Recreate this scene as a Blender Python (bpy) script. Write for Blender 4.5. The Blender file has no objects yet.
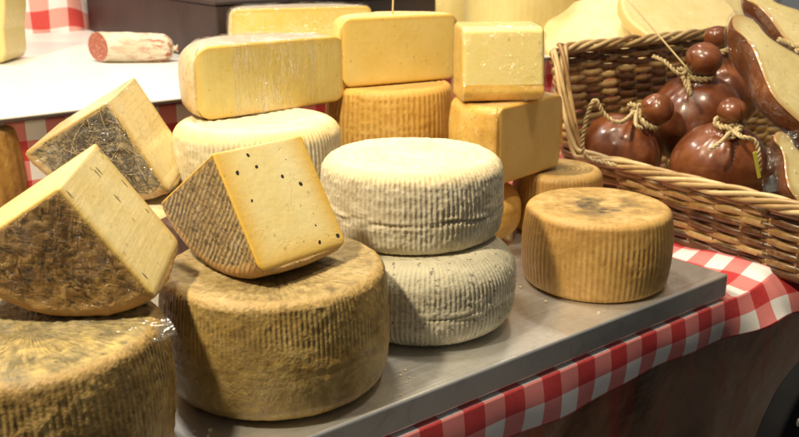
import bpy, math, random
import numpy as np
from mathutils import Matrix, Vector
rng = np.random.default_rng(7); random.seed(7)
S = bpy.context.scene; COL = S.collection
PI = math.pi
# ------------------------------------------------------------------ noise
def _h(i, j, k, seed):
    n = (i*374761393 + j*668265263 + k*2147483647 + seed*974634777) & 0xffffffff
    n = ((n ^ (n >> 13))*1274126177) & 0xffffffff
    n = ((n ^ (n >> 16))*2246822519) & 0xffffffff
    return ((n ^ (n >> 15)) & 0xffff)/65535.0
def vn(P, scale=1.0, seed=0):
    """value noise in -1..1 ; P (...,3)"""
    P = np.asarray(P)*scale + 1000.37
    I = np.floor(P).astype(np.int64); F = P-I; F = F*F*(3-2*F)
    r = 0
    for a in (0, 1):
        for b in (0, 1):
            for c in (0, 1):
                w = (F[..., 0] if a else 1-F[..., 0])*(F[..., 1] if b else 1-F[..., 1])*(F[..., 2] if c else 1-F[..., 2])
                r = r + w*_h(I[..., 0]+a, I[..., 1]+b, I[..., 2]+c, seed)
    return r*2-1
def fbm(P, scale, seed=0, o=3):
    r = 0; a = 1; t = 0
    for i in range(o):
        r = r+a*vn(P, scale*2**i, seed+i*17); t += a; a *= .5
    return r/t
def sstep(a, b, x):
    t = np.clip((x-a)/(b-a), 0, 1); return t*t*(3-2*t)
# ------------------------------------------------------------------ nodes
class NT:
    def __init__(s, name):
        s.m = bpy.data.materials.new(name); s.m.use_nodes = True
        s.t = s.m.node_tree; s.b = s.t.nodes['Principled BSDF']; s.out = s.t.nodes['Material Output']
    def n(s, typ, **kw):
        x = s.t.nodes.new(typ)
        for k, v in kw.items():
            if k.startswith('i_'):
                key = k[2:]; key = int(key) if key.isdigit() else key.replace('_', ' ')
                s.put(x.inputs[key], v)
            else: setattr(x, k, v)
        return x
    def put(s, sock, v):
        if isinstance(v, bpy.types.NodeSocket): s.t.links.new(v, sock)
        elif isinstance(v, bpy.types.Node): s.t.links.new(v.outputs[0], sock)
        else:
            if isinstance(v, (tuple, list)) and len(v) == 3 and sock.type == 'RGBA': v = (*v, 1)
            sock.default_value = v
    def coord(s, sc=(1, 1, 1), loc=(0, 0, 0), rnd=True, uv=False, rot=(0, 0, 0)):
        tc = s.n('ShaderNodeTexCoord').outputs['UV' if uv else 'Object']
        if rnd and not uv:
            oi = s.n('ShaderNodeObjectInfo').outputs['Random']
            tc = s.n('ShaderNodeVectorMath', operation='ADD', i_0=tc, i_1=s.math('MULTIPLY', oi, 3.0)).outputs[0]
        mp = s.n('ShaderNodeMapping'); s.put(mp.inputs[0], tc); mp.inputs['Scale'].default_value = sc
        mp.inputs['Location'].default_value = loc; mp.inputs['Rotation'].default_value = rot
        return mp.outputs[0]
    def noise(s, v, scale, detail=4, rough=.55, dist=0):
        return s.n('ShaderNodeTexNoise', i_Vector=v, i_Scale=scale, i_Detail=detail, i_Roughness=rough, i_Distortion=dist).outputs[0]
    def math(s, op, a, b=0.0, clamp=False):
        x = s.n('ShaderNodeMath', operation=op, use_clamp=clamp); s.put(x.inputs[0], a); s.put(x.inputs[1], b); return x.outputs[0]
    def ramp(s, f, stops):
        x = s.n('ShaderNodeValToRGB'); s.put(x.inputs[0], f); el = x.color_ramp.elements
        while len(el) < len(stops): el.new(.5)
        for e, (p, c) in zip(el, stops):
            e.position = p; e.color = (*c, 1) if not isinstance(c, (int, float)) else (c, c, c, 1)
        return x.outputs[0]
    def mix(s, f, a, b, mode='MIX'):
        x = s.n('ShaderNodeMix', data_type='RGBA', blend_type=mode)
        s.put(x.inputs[0], f); s.put(x.inputs[6], a); s.put(x.inputs[7], b); return x.outputs[2]
    def attr(s, name): return s.n('ShaderNodeAttribute', attribute_name=name).outputs['Fac']
    def bump(s, h, strength=.5, dist=.002, normal=None):
        x = s.n('ShaderNodeBump', i_Height=h, i_Strength=strength, i_Distance=dist)
        if normal is not None: s.put(x.inputs['Normal'], normal)
        return x.outputs[0]
    def set(s, **kw):
        for k, v in kw.items(): s.put(s.b.inputs[k.replace('_', ' ')], v)
        return s.m

def rind_mat(name, side, groove, cap, capdark, rim, rough=.75, spot=(.06, .05, .03), spot_amt=.3, gr=1.0,
             bump=.5, coat=0.0, patch=None, patch_amt=0., cap_dark_amt=.5, grain=420, sss=0.03, film=0.):
    m = NT(name); v = m.coord()
    n1 = m.noise(v, 22, 5, .6); n2 = m.noise(v, 90, 4, .65); n3 = m.noise(v, grain, 3, .6); n4 = m.noise(v, 9, 4, .6)
    c = m.ramp(m.math('ADD', m.math('MULTIPLY', n1, .6), m.math('MULTIPLY', n2, .4)), [(.36, side[0]), (.5, side[1]), (.64, side[2])])
    if patch:
        pm = m.math('MULTIPLY', m.ramp(n4, [(.45, 0.), (.62, 1.)]), patch_amt)
        c = m.mix(pm, c, patch)
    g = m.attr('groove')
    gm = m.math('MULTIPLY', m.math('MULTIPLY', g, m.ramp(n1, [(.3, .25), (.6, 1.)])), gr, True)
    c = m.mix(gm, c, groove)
    cn = m.noise(m.coord(), 16, 6, .68, .6)
    cc = m.ramp(m.math('ADD', m.math('MULTIPLY', cn, .55), m.math('MULTIPLY', n2, .45)), [(.34, cap[0]), (.5, cap[1]), (.66, cap[2])])
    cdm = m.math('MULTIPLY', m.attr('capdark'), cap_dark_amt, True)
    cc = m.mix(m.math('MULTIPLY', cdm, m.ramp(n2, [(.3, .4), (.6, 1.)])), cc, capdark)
    c = m.mix(m.attr('cap'), c, cc)
    c = m.mix(m.math('MULTIPLY', m.attr('rim'), m.ramp(n1, [(.35, .35), (.6, .9)])), c, rim)
    sp = m.math('MULTIPLY', m.ramp(m.noise(v, 150, 2, .5), [(.62, 0.), (.7, 1.)]), spot_amt)
    c = m.mix(sp, c, spot)
    h = m.math('ADD', m.math('MULTIPLY', n2, .8), m.math('MULTIPLY', n3, .5))
    vo = m.n('ShaderNodeTexVoronoi', i_Vector=v, i_Scale=260.).outputs['Distance']
    h = m.math('SUBTRACT', h, m.math('MULTIPLY', vo, .25))
    nb = m.bump(h, bump, .0022)
    m.set(Base_Color=c, Roughness=m.ramp(n2, [(.3, rough-.1), (.7, min(1, rough+.1))]), Normal=nb)
    m.b.inputs['Specular IOR Level'].default_value = .35
    m.b.inputs['Subsurface Weight'].default_value = sss; m.b.inputs['Subsurface Scale'].default_value = .004
    if coat:
        cr = m.noise(m.coord((1, 1, 1)), 38, 5, .62, 1.6)
        rid = m.math('ABSOLUTE', m.math('SUBTRACT', cr, .5))
        m.set(Coat_Weight=coat, Coat_Roughness=.14, Coat_Normal=m.bump(rid, .9, .012))
    return m.m

def paste_mat(name, mid, mid2, edge, edge_w=.012, speck=0, sscale=60., gloss=.35, lines=0., coat=0., sss=.12, holes=True):
    m = NT(name); v = m.coord()
    n1 = m.noise(v, 18, 4, .6); n2 = m.noise(v, 120, 3, .6); n0 = m.noise(v, 45, 5, .7)
    c = m.ramp(n1, [(.35, mid), (.65, mid2)])
    c = m.mix(m.ramp(n0, [(.5, 0.), (.75, .35)]), c, tuple(min(1, x*1.12) for x in mid))
    rd = m.attr('rd')
    e = m.math('SUBTRACT', 1., m.math('DIVIDE', rd, edge_w), True)
    e = m.math('POWER', m.math('ADD', e, m.math('MULTIPLY', m.math('SUBTRACT', n1, .5), .3), True), 1.5)
    c = m.mix(e, c, edge)
    hh = m.math('ADD', m.math('MULTIPLY', n0, .6), m.math('MULTIPLY', n2, .4))
    if holes:
        vo = m.n('ShaderNodeTexVoronoi', i_Vector=m.coord((1, .7, 1)), i_Scale=85., i_Randomness=1.)
        hm = m.math('MULTIPLY', m.math('LESS_THAN', vo.outputs['Distance'], .17), m.math('GREATER_THAN', m.n('ShaderNodeSeparateColor', i_0=vo.outputs['Color']).outputs[0], .72))
        c = m.mix(m.math('MULTIPLY', hm, .45), c, tuple(x*.55 for x in edge))
        hh = m.math('SUBTRACT', hh, m.math('MULTIPLY', hm, .8))
    vk = m.noise(m.coord((1, 1, .6)), 13, 4, .7, 1.5)
    ck = m.math('MULTIPLY', m.math('POWER', m.math('SUBTRACT', 1., m.math('MULTIPLY', m.math('ABSOLUTE', m.math('SUBTRACT', vk, .5)), 45.), True), 1.5), m.ramp(m.noise(v, 11, 2), [(.52, 0.), (.6, 1.)]))
    c = m.mix(m.math('MULTIPLY', ck, .22), c, tuple(x*.6 for x in edge)); hh = m.math('SUBTRACT', hh, m.math('MULTIPLY', ck, .14))
    c = m.mix(m.math('MULTIPLY', m.ramp(m.noise(v, 7, 3, .6), [(.42, .5), (.6, 0.)]), .4), c, tuple(a_*.6+b_*.4 for a_, b_ in zip(mid, edge)))
    if lines:
        wl = m.noise(m.coord((70, 70, 2.5), rot=(0, 0, 0)), 1.6, 3, .6)
        hh = m.math('ADD', hh, m.math('MULTIPLY', wl, lines))
        c = m.mix(m.math('MULTIPLY', m.ramp(wl, [(.55, 0.), (.7, 1.)]), .3), c, tuple(min(1., x*1.25) for x in mid))
    m.set(Base_Color=c, Roughness=gloss, Normal=m.bump(hh, .5, .0018))
    m.b.inputs['Subsurface Weight'].default_value = sss; m.b.inputs['Subsurface Scale'].default_value = .006
    m.b.inputs['Subsurface Radius'].default_value = (1., .6, .25)
    if coat:
        cr = m.math('ABSOLUTE', m.math('SUBTRACT', m.noise(v, 30, 4, .6, 1.2), .5))
        m.set(Coat_Weight=coat, Coat_Roughness=.1, Coat_Normal=m.bump(cr, .7, .012))
    return m.m

def simple(name, col, rough=.5, metal=0., var=.12, scale=40, bump=.15, **kw):
    m = NT(name); v = m.coord(); n = m.noise(v, scale, 4, .6)
    c = m.ramp(n, [(.3, tuple(x*(1-var) for x in col)), (.7, tuple(min(1, x*(1+var)) for x in col))])
    m.set(Base_Color=c, Roughness=rough, Metallic=metal, Normal=m.bump(m.noise(v, scale*5, 3), bump, .001), **kw)
    return m.m

def film_mat(name, scale=24., streak=.35, amt=.5, vert=False):
    m = NT(name); t = m.t
    v = m.coord((1, 1, .22) if vert else (1, 1, 1)); a = m.noise(v, scale, 3, .5, 1.2); b = m.noise(v, scale*2.7, 2, .5, .8)
    def line(q, w): return m.math('POWER', m.math('SUBTRACT', 1., m.math('MULTIPLY', m.math('ABSOLUTE', m.math('SUBTRACT', q, .5)), w), True), 2.)
    cr = m.math('MAXIMUM', line(a, 26.), m.math('MULTIPLY', line(b, 18.), .7))
    msk = m.ramp(m.noise(m.coord(), 13, 3), [(.42, 0.), (.6, 1.)])
    cr = m.math('MULTIPLY', cr, msk)
    nb = m.bump(m.math('ADD', a, m.math('MULTIPLY', cr, .25)), amt, .006)
    tr = m.n('ShaderNodeBsdfTransparent', i_Color=(.985, .985, .98, 1))
    gl = m.n('ShaderNodeBsdfGlossy', i_Color=(1, 1, 1, 1), i_Roughness=.10, i_Normal=nb)
    df = m.n('ShaderNodeBsdfDiffuse', i_Color=(.9, .9, .88, 1))
    lw = m.n('ShaderNodeLayerWeight', i_Blend=.25)
    fac = m.math('ADD', .07, m.math('MULTIPLY', lw.outputs['Facing'], .16))
    mx = m.n('ShaderNodeMixShader', i_0=fac); t.links.new(tr.outputs[0], mx.inputs[1]); t.links.new(gl.outputs[0], mx.inputs[2])
    m2 = m.n('ShaderNodeMixShader', i_0=m.math('MULTIPLY', cr, streak)); t.links.new(mx.outputs[0], m2.inputs[1]); t.links.new(df.outputs[0], m2.inputs[2])
    t.links.new(m2.outputs[0], m.out.inputs[0])
    return m.m
# ------------------------------------------------------------------ objects
def mesh_obj(name, V, Fq, mat, parent=None, attrs=None, uv=None, smooth=True, mw=None):
    me = bpy.data.meshes.new(name)
    if isinstance(Fq, np.ndarray):
        n = Fq.shape[0]; k = Fq.shape[1]
        me.vertices.add(len(V)); me.vertices.foreach_set('co', np.asarray(V, np.float32).ravel())
        me.loops.add(n*k); me.loops.foreach_set('vertex_index', Fq.astype(np.int32).ravel())
        me.polygons.add(n); me.polygons.foreach_set('loop_start', np.arange(0, n*k, k, dtype=np.int32))
        me.update(calc_edges=True)
    else:
        me.from_pydata([tuple(map(float, v)) for v in V], [], [list(map(int, f)) for f in Fq]); me.update()
    me.validate()
    for k, a in (attrs or {}).items():
        at = me.attributes.new(k, 'FLOAT', 'POINT'); at.data.foreach_set('value', np.asarray(a, np.float32))
    if uv is not None:
        l = me.uv_layers.new(name='UVMap'); idx = np.zeros(len(me.loops), np.int32); me.loops.foreach_get('vertex_index', idx)
        l.data.foreach_set('uv', np.asarray(uv, np.float32)[idx].ravel())
    me.polygons.foreach_set('use_smooth', np.full(len(me.polygons), smooth))
    me.materials.append(mat)
    o = bpy.data.objects.new(name, me); COL.objects.link(o)
    if parent is not None: o.parent = parent
    if mw is not None: o.matrix_local = mw
    return o
def tag(o, label, cat, group=None):
    o['label'] = label; o['category'] = cat
    if group: o['group'] = group
    return o
def struct(o): o['kind'] = 'structure'; return o
def root(name, loc, label, cat, group=None):
    e = bpy.data.objects.new(name, None); e.empty_display_size = .02; e.location = loc; COL.objects.link(e)
    return tag(e, label, cat, group)
# ------------------------------------------------------------------ rounded prism (every cheese)
def circle(R, n=700, wob=.0, seed=0):
    t = np.linspace(0, 2*PI, n, endpoint=False)
    r = R*(1+wob*vn(np.stack([np.cos(t)*1.3, np.sin(t)*1.3, 0*t], -1), 1, seed))
    return np.stack([r*np.cos(t), r*np.sin(t)], -1), np.zeros(n, bool)
def resample(segs, step=.0012):
    """segs: list of (points, is_cut); returns outline + per-edge cut flag"""
    P = []; C = []
    for pts, cut in segs:
        pts = np.asarray(pts, float); d = np.r_[0, np.cumsum(np.linalg.norm(np.diff(pts, axis=0), axis=1))]
        n = max(3, int(d[-1]/step)); t = np.linspace(0, d[-1], n, endpoint=False)
        P.append(np.stack([np.interp(t, d, pts[:, 0]), np.interp(t, d, pts[:, 1])], -1)); C.append(np.full(n, cut))
    return np.concatenate(P), np.concatenate(C)
def sector(R, ang, step=.0012):
    a = np.linspace(-ang/2, ang/2, 80)
    arc = np.stack([np.sin(a), -np.cos(a)], -1)*R
    return resample([([(0, 0), arc[0]], True), (arc, False), ([arc[-1], (0, 0)], True)], step)
def chord(R, off=0., step=.0013):
    """circle of radius R cut by the chord y=-off..., keeps y>-off ; cut face looks to -y"""
    a0 = math.asin(-off/R); a = np.linspace(a0, PI-a0, 120)
    arc = np.stack([np.cos(a), np.sin(a)], -1)*R
    arc[:, 1] += off
    return resample([([arc[-1], arc[0]], True), (arc, False)], step)

def prism(out, cut, h, er=.018, ec=.0025, bulge=.006, rows=44, rings=46, disp=None, round_it=3, seed=0, top_only_round=False, dome=0.0, erb=None, soft=0, profile_drop=True):
    N = len(out); P2 = out.copy()
    for _ in range(round_it): P2 = .5*P2+.25*(np.roll(P2, 1, 0)+np.roll(P2, -1, 0))
    if soft:
        far = sstep(.25, .5, np.linalg.norm(out, axis=1)/np.linalg.norm(out, axis=1).max())[:, None] if soft > 0 else 1.
        for _ in range(abs(soft)): P2 = P2+far*.25*(np.roll(P2, 1, 0)+np.roll(P2, -1, 0)-2*P2)
    tan = np.roll(P2, -1, 0)-np.roll(P2, 1, 0); tan /= np.linalg.norm(tan, axis=1)[:, None]
    nrm = np.stack([tan[:, 1], -tan[:, 0]], -1)
    w = 1.-(cut | np.roll(cut, 1)).astype(float)
    ws = w.copy()
    k = 6
    for _ in range(k): ws = np.minimum(w*1.0+0, .5*ws+.25*(np.roll(ws, 1)+np.roll(ws, -1))) if cut.any() else ws
    e = ec+(er-ec)*ws
    ebot = e if erb is None else ec+(erb-ec)*ws
    na = max(8, rows//5); ns = rows-2*na
    V = []; NR = []; ZR = []; SW = []
    phis = np.linspace(0, PI/2, na)
    for ph in phis:
        V.append((ebot*(1-math.sin(ph)), ebot*(1-math.cos(ph)))); NR.append((math.sin(ph), -math.cos(ph)))
    for t in np.linspace(0, 1, ns+2)[1:-1]:
        V.append((0*e, ebot+(h-e-ebot)*t)); NR.append((1, 0))
    for ph in phis[::-1]:
        V.append((e*(1-math.sin(ph)), h-e*(1-math.cos(ph)))); NR.append((math.sin(ph), math.cos(ph)))
    R = len(V)
    ins = np.stack([a for a, b in V]); zz = np.stack([b*np.ones(N) for a, b in V])
    ins = ins-bulge*ws[None, :]*(1-(2*zz/h-1)**2)
    xy = P2[None]-nrm[None]*ins[..., None]
    pos = np.concatenate([xy, zz[..., None]], -1)
    nn = np.zeros_like(pos)
    for j, (a, b) in enumerate(NR): nn[j, :, :2] = nrm*a; nn[j, :, 2] = b
    ds = np.linalg.norm(np.roll(P2, -1, 0)-P2, axis=1); s = np.r_[0, np.cumsum(ds)[:-1]]; L = ds.sum()
    cen = P2.mean(0)
    allP = [pos.reshape(-1, 3)]; allN = [nn.reshape(-1, 3)]
    side = [np.ones(R*N)]; capk = [np.zeros(R*N)]; S_ = [np.tile(s, R)]; CUT = [np.tile(1-w, R)]
    faces = []; fcut = []
    i = np.arange(N); i2 = (i+1) % N
    for j in range(R-1):
        faces.append(np.stack([j*N+i, j*N+i2, (j+1)*N+i2, (j+1)*N+i], 1)); fcut.append(cut)
    base = R*N
    tri = []
    for top in (0, 1):
        loop = pos[R-1 if top else 0]; prev = (R-1)*N if top else 0
        for r in range(1, rings+1):
            f = 1-r/(rings+.0) if r < rings else 0.0
            f = max(f, .004)
            q = loop.copy(); q[:, :2] = cen+(loop[:, :2]-cen)*f
            q[:, 2] += (1 if top else -1)*dome*(1-f*f)
            allP.append(q); nz = np.zeros_like(q); nz[:, 2] = 1 if top else -1; allN.append(nz)
            side.append(np.zeros(N)); capk.append(np.full(N, 1-f)); S_.append(s); CUT.append(np.zeros(N))
            a = prev; b = base
            fc = np.stack([a+i, a+i2, b+i2, b+i], 1) if top else np.stack([b+i, b+i2, a+i2, a+i], 1)
            faces.append(fc); fcut.append(np.zeros(N, bool)); prev = base; base += N
    P = np.concatenate(allP); Nn = np.concatenate(allN); side = np.concatenate(side); capk = np.concatenate(capk)
    S_ = np.concatenate(S_); CUT = np.concatenate(CUT)
    zrel = P[:, 2]/h
    rr = np.linalg.norm(P[:, :2]-cen, axis=1)
    A = dict(groove=np.zeros(len(P)), cap=np.clip(1-side, 0, 1), capdark=np.zeros(len(P)), rim=np.zeros(len(P)))
    # rim attribute : close to the rounded rim rows
    rimrow = np.zeros(R); rimrow[R-na:R] = np.sin(np.linspace(0, PI, na))
    A['rim'][:R*N] = np.repeat(rimrow, N)*np.tile(ws, R)
    A['cap'][:R*N] = np.repeat(np.r_[np.zeros(R-na), np.linspace(0, 1, na)], N)
    # distance to the rind on cut walls
    rd = np.minimum(P[:, 2], h-P[:, 2])
    if cut.any():
        ri = P2[~(cut | np.roll(cut, 1))][::4]
        dm = np.array([np.sqrt(((ri-p)**2).sum(1).min()) if len(ri) else 9. for p in P2])
        rd[:R*N] = np.minimum(rd[:R*N], np.tile(dm, R))
    A['rd'] = rd; A['inner'] = capk
    if cut.any() and len(ri) and profile_drop:
        m_ = side < .5; dall = np.full(len(P), 9.)
        dall[:R*N] = np.tile(dm, R)
        idx = np.where(m_)[0]
        for c0 in range(0, len(idx), 8000):
            q = P[idx[c0:c0+8000], :2]; dall[idx[c0:c0+8000]] = np.sqrt(((q[:, None]-ri[None])**2).sum(-1)).min(1)
        t_ = np.clip(1-dall/er, 0, 1); zm = 1-(er*(1-np.sqrt(1-t_**2+1e-9)))/(h/2)
        wgt = np.ones(len(P)); wgt[:R*N] = np.tile(1-ws, R)
        f_ = 1-wgt*(1-zm)
        P[:, 2] = h/2+(P[:, 2]-h/2)*f_
        A['rd'] = np.minimum(A['rd'], np.where(side > .5, h/2*f_-np.abs(P[:, 2]-h/2), 9.))
        A['rd'] = np.maximum(A['rd'], 0)
    sidew = side*(1-CUT)*np.clip(np.minimum(P[:, 2], h-P[:, 2])/(er*.9), 0, 1)**.7
    ctx = dict(P=P, N=Nn, s=S_, L=L, zrel=zrel, side=sidew, capk=capk, top=(zrel > .5), rr=rr, A=A, cut=CUT, R=rr.max(), cen=cen, iscap=(side < .5))
    if disp is not None:
        d = disp(ctx)
        keep = 1-np.clip(CUT*side, 0, 1)*.85
        P = P+Nn*(d*keep)[:, None]
    F = np.concatenate(faces); fc = np.concatenate(fcut)
    return P, F, fc, A

def sub(P, F, A):
    u, inv = np.unique(F, return_inverse=True)
    return P[u], inv.reshape(F.shape), {k: a[u] for k, a in A.items()}

def ribs(n, amp=.0012, sharp=1.0, zlo=.0, zhi=1., distort=.35, crease=0., grain=.0005, lump=.0018, seed=0, capribs=0., capring=0., capdark=None, diag=0., fade=.6, coarse=.0, grainw=None):
    def f(c):
        P = c['P']; A = c['A']; q = P+seed*3.1
        low = fbm(q, 11, seed, 3)
        ph = c['s']/c['L']*n*2*PI + distort*2*vn(q*np.array([1, 1, .5]), 30, seed+5)+diag*P[:, 2]*40+1.6*vn(q, 9, seed+2)+.9*vn(q*np.array([1, 1, .3]), 55, seed+12)
        wv = .5+.5*np.cos(ph); wv = wv**sharp
        msk = c['side']*sstep(zlo-.12, zlo+.08, c['zrel'])*(1-sstep(zhi-.08, zhi+.12, c['zrel']))
        msk = msk*(1-fade+fade*sstep(-.35, .35, fbm(q*np.array([1, 1, 1.6]), 16, seed+9, 2)))
        brk = sstep(-.7, .1, vn(q*np.array([1, 1, 3.]), 60, seed+3))*.65+.35
        d = -amp*wv*msk*brk
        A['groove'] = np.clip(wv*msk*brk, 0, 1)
        if crease:
            zc = c['zrel']-.42+.05*vn(q, 14, seed+7)
            band = np.exp(-(zc/.09)**2)*c['side']
            cr = vn(q*np.array([.6, .6, 3.2]), 75, seed+8)
            d = d+crease*band*cr*1.0
            cr2 = np.exp(-((zc-.03*vn(q, 30, 4))/.012)**2)*c['side']*sstep(-.2, .3, vn(q, 12, seed+31)); d = d-crease*.9*cr2
            A['groove'] = np.clip(A['groove']+.5*cr2, 0, 1)
        d = d+lump*low+grain*fbm(q, 170, seed+11, 2)
        if coarse:
            g = vn(q, 210, seed+21); gw = c['side'] if grainw is None else grainw(c)
            d = d+coarse*np.clip(g-.1, 0, 1)*gw
        if capribs:
            ang = np.arctan2(P[:, 1]-c['cen'][1], P[:, 0]-c['cen'][0])
            x = fbm(np.stack([ang*9+.9*vn(q, 16, 3), c['rr']*26, 0*ang], -1), 3.0, seed+4, 2)
            cm = c['iscap']*sstep(.04, .25, c['rr']/c['R'])
            d = d+capribs*x*cm; A['capdark'] = np.maximum(A['capdark'], sstep(.0, -.5, x)*cm)
        if capring:
            r_ = c['rr']/c['R']; cm = c['iscap']
            x = np.cos(r_*2*PI*9+2*vn(q, 14, 3))
            cm = cm*sstep(-.3, .4, fbm(q, 13, seed+6, 2)+.2)
            d = d+capring*x*cm
            A['capdark'] = np.maximum(A['capdark'], .4*sstep(.2, -.8, x)*cm)
        if capdark is not None: A['capdark'] = np.clip(A['capdark']+capdark(c), 0, 1)
        return d
    return f

def wheel(name, loc, R, h, mat, disp, label, group=None, n=700, rows=64, rings=50, er=.018, bulge=.006, wob=.012, seed=0, rz=0., erb=None, cat='whole cheese', tilt=(0, 0)):
    o, c = circle(R-bulge, n, wob, seed)
    P, F, fc, A = prism(o, c, h, er=er, bulge=bulge, rows=rows, rings=rings, disp=disp, seed=seed, dome=-.0015, erb=erb)
    ob = mesh_obj(name, P, F, mat, attrs=A)
    ob.location = loc; ob.rotation_euler = (tilt[0], tilt[1], rz)
    return tag(ob, label, cat, group)

def cut_cheese(name, base, mw, outline, h, rmat, pmat, disp, label, cat='cut cheese', group=None, wrap=None, part_film=None, **kw):
    P, F, fc, A = prism(*outline, h, disp=disp, **kw)
    r = root(name, base, label, cat, group)
    ml = Matrix.Translation(-Vector(base)) @ mw
    p, f, a = sub(P, F[~fc], A); mesh_obj('rind', p, f, rmat, r, a, mw=ml)
    p, f, a = sub(P, F[fc], A); mesh_obj('cut_face', p, f, pmat, r, a, mw=ml)
    if wrap:
        amt, mat, sd = wrap
        o2 = outline[0][::3]
        def dd(c):
            q = c['P']+sd
            rg = 1-np.abs(fbm(q*np.array([1, 1, .5]), 26, sd, 3))*2.2
            k = c['iscap']*1.
            return amt+np.clip(rg, 0, 1)**4*amt*1.5+amt*.25*fbm(q, 60, sd, 2)
        k2 = dict(kw); k2.update(rows=40, rings=24)
        P, F, fc, A = prism(o2, outline[1][::3], h, disp=lambda c: dd(c), **k2)
        c0 = P.mean(0)
        P2 = c0+(P-c0)*1.0
        # cut walls keep only 15% of the displacement inside prism(), push them out too
        P2 = P2+(P2-c0)/np.linalg.norm(P2-c0, axis=1)[:, None]*amt*.8
        mesh_obj('plastic_wrap', P2, F, mat, r, None, mw=ml)
    return r, ml, (P, F, fc, A)
# ------------------------------------------------------------------ tubes, lathes, boxes
class MB:
    def __init__(s): s.V = []; s.F = []; s.n = 0; s.r = []; s.uv = []
    def add(s, V, F, rnd=0.):
        s.V.append(np.asarray(V, float)); s.F.append(np.asarray(F)+s.n); s.n += len(V); s.r.append(np.full(len(V), rnd) if np.isscalar(rnd) else rnd)
    def tube(s, path, rad, sides=8, rnd=None, flat=1., caps=True, nref=None):
        P = np.asarray(path, float); n = len(P); rad = np.ones(n)*rad
        T = np.gradient(P, axis=0); T /= np.linalg.norm(T, axis=1)[:, None]+1e-12
        u = np.cross(T[0], (0, 0, 1.) if abs(T[0, 2]) < .9 else (1., 0, 0)); u /= np.linalg.norm(u); Us = []
        for i in range(n):
            u = u-T[i]*(u@T[i]); u /= np.linalg.norm(u)+1e-12; Us.append(u)
        Us = np.array(Us); Ws = np.cross(T, Us)
        a = np.linspace(0, 2*PI, sides, endpoint=False)
        V = P[:, None]+rad[:, None, None]*(np.cos(a)[None, :, None]*Us[:, None]*flat+np.sin(a)[None, :, None]*Ws[:, None])
        V = V.reshape(-1, 3); i = np.arange(n-1)[:, None]*sides; j = np.arange(sides)[None]; j2 = (j+1) % sides
        F = np.stack([i+j, i+j2, i+sides+j2, i+sides+j], -1).reshape(-1, 4)
        if caps:
            V = np.concatenate([V, P[:1], P[-1:]]); k = len(V)
            j = np.arange(0, sides, 2)
            F = np.concatenate([F, np.stack([np.full(len(j), k-2), (j+2) % sides, j+1, j], -1), np.stack([np.full(len(j), k-1), (n-1)*sides+j, (n-1)*sides+j+1, (n-1)*sides+(j+2) % sides], -1)])
        s.add(V, F, random.random() if rnd is None else rnd)
    def rope(s, path, r, strands=3, pitch=.012, sides=6, sub=None):
        P = np.asarray(path, float)
        d = np.r_[0, np.cumsum(np.linalg.norm(np.diff(P, axis=0), axis=1))]; n = max(8, int(d[-1]/(pitch/9)))
        t = np.linspace(0, d[-1], n); P = np.stack([np.interp(t, d, P[:, i]) for i in range(3)], -1)
        for _ in range(3): P[1:-1] = .5*P[1:-1]+.25*(P[2:]+P[:-2])
        T = np.gradient(P, axis=0); T /= np.linalg.norm(T, axis=1)[:, None]+1e-12
        u = np.cross(T[0], (0, 0, 1.) if abs(T[0, 2]) < .9 else (1., 0, 0)); Us = []
        for i in range(n):
            u = u-T[i]*(u@T[i]); u /= np.linalg.norm(u)+1e-12; Us.append(u)
        Us = np.array(Us); Ws = np.cross(T, Us)
        for k in range(strands):
            ph = t/pitch*2*PI+k*2*PI/strands
            q = P+r*.55*(np.cos(ph)[:, None]*Us+np.sin(ph)[:, None]*Ws)+.04*r*rng.normal(size=P.shape)
            s.tube(q, r*.55, sides)
    def box(s, c, d, rz=0., rnd=0.):
        c = np.array(c, float); x, y, z = [q/2 for q in d]
        V = np.array([(i, j, k) for k in (-z, z) for i, j in ((-x, -y), (x, -y), (x, y), (-x, y))])
        R = np.array([[math.cos(rz), -math.sin(rz), 0], [math.sin(rz), math.cos(rz), 0], [0, 0, 1]])
        s.add(V@R.T+c, [(3, 2, 1, 0), (4, 5, 6, 7), (0, 1, 5, 4), (1, 2, 6, 5), (2, 3, 7, 6), (3, 0, 4, 7)], rnd)
    def build(s, name, mat, parent=None, smooth=True, bev=0.):
        o = mesh_obj(name, np.concatenate(s.V), np.concatenate(s.F), mat, parent, {'rnd': np.concatenate(s.r)}, smooth=smooth)
        if bev:
            b = o.modifiers.new('b', 'BEVEL'); b.width = bev; b.segments = 3; b.limit_method = 'ANGLE'
        return o
def spline(pts, n=60):
    P = np.asarray(pts, float); P = np.concatenate([2*P[:1]-P[1:2], P, 2*P[-1:]-P[-2:-1]]); out = []
    for i in range(1, len(P)-2):
        a, b, c, d = P[i-1:i+3]
        for t in np.linspace(0, 1, n, endpoint=False):
            out.append(.5*((2*b)+(c-a)*t+(2*a-5*b+4*c-d)*t*t+(-a+3*b-3*c+d)*t**3))
    out.append(P[-2]); return np.array(out)
def lathe(prof, n=96, fn=None):
    pr = spline([(r, 0, z) for r, z in prof], 10)[:, [0, 2]]; pr[:, 0] = np.maximum(pr[:, 0], 1e-4)
    a = np.linspace(0, 2*PI, n, endpoint=False); m = len(pr)
    V = np.stack([pr[:, 0][:, None]*np.cos(a), pr[:, 0][:, None]*np.sin(a), pr[:, 1][:, None]+0*a], -1)
    if fn is not None: V = fn(V, a, pr)
    i = np.arange(m-1)[:, None]*n; j = np.arange(n)[None]; j2 = (j+1) % n
    return V.reshape(-1, 3), np.stack([i+j, i+j2, i+n+j2, i+n+j], -1).reshape(-1, 4)
def frame(axis, ref, loc):
    z = Vector(axis).normalized(); x = Vector(ref); x = (x-z*x.dot(z)).normalized(); y = z.cross(x)
    return Matrix.Translation(loc) @ Matrix((x, y, z)).transposed().to_4x4()
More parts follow.
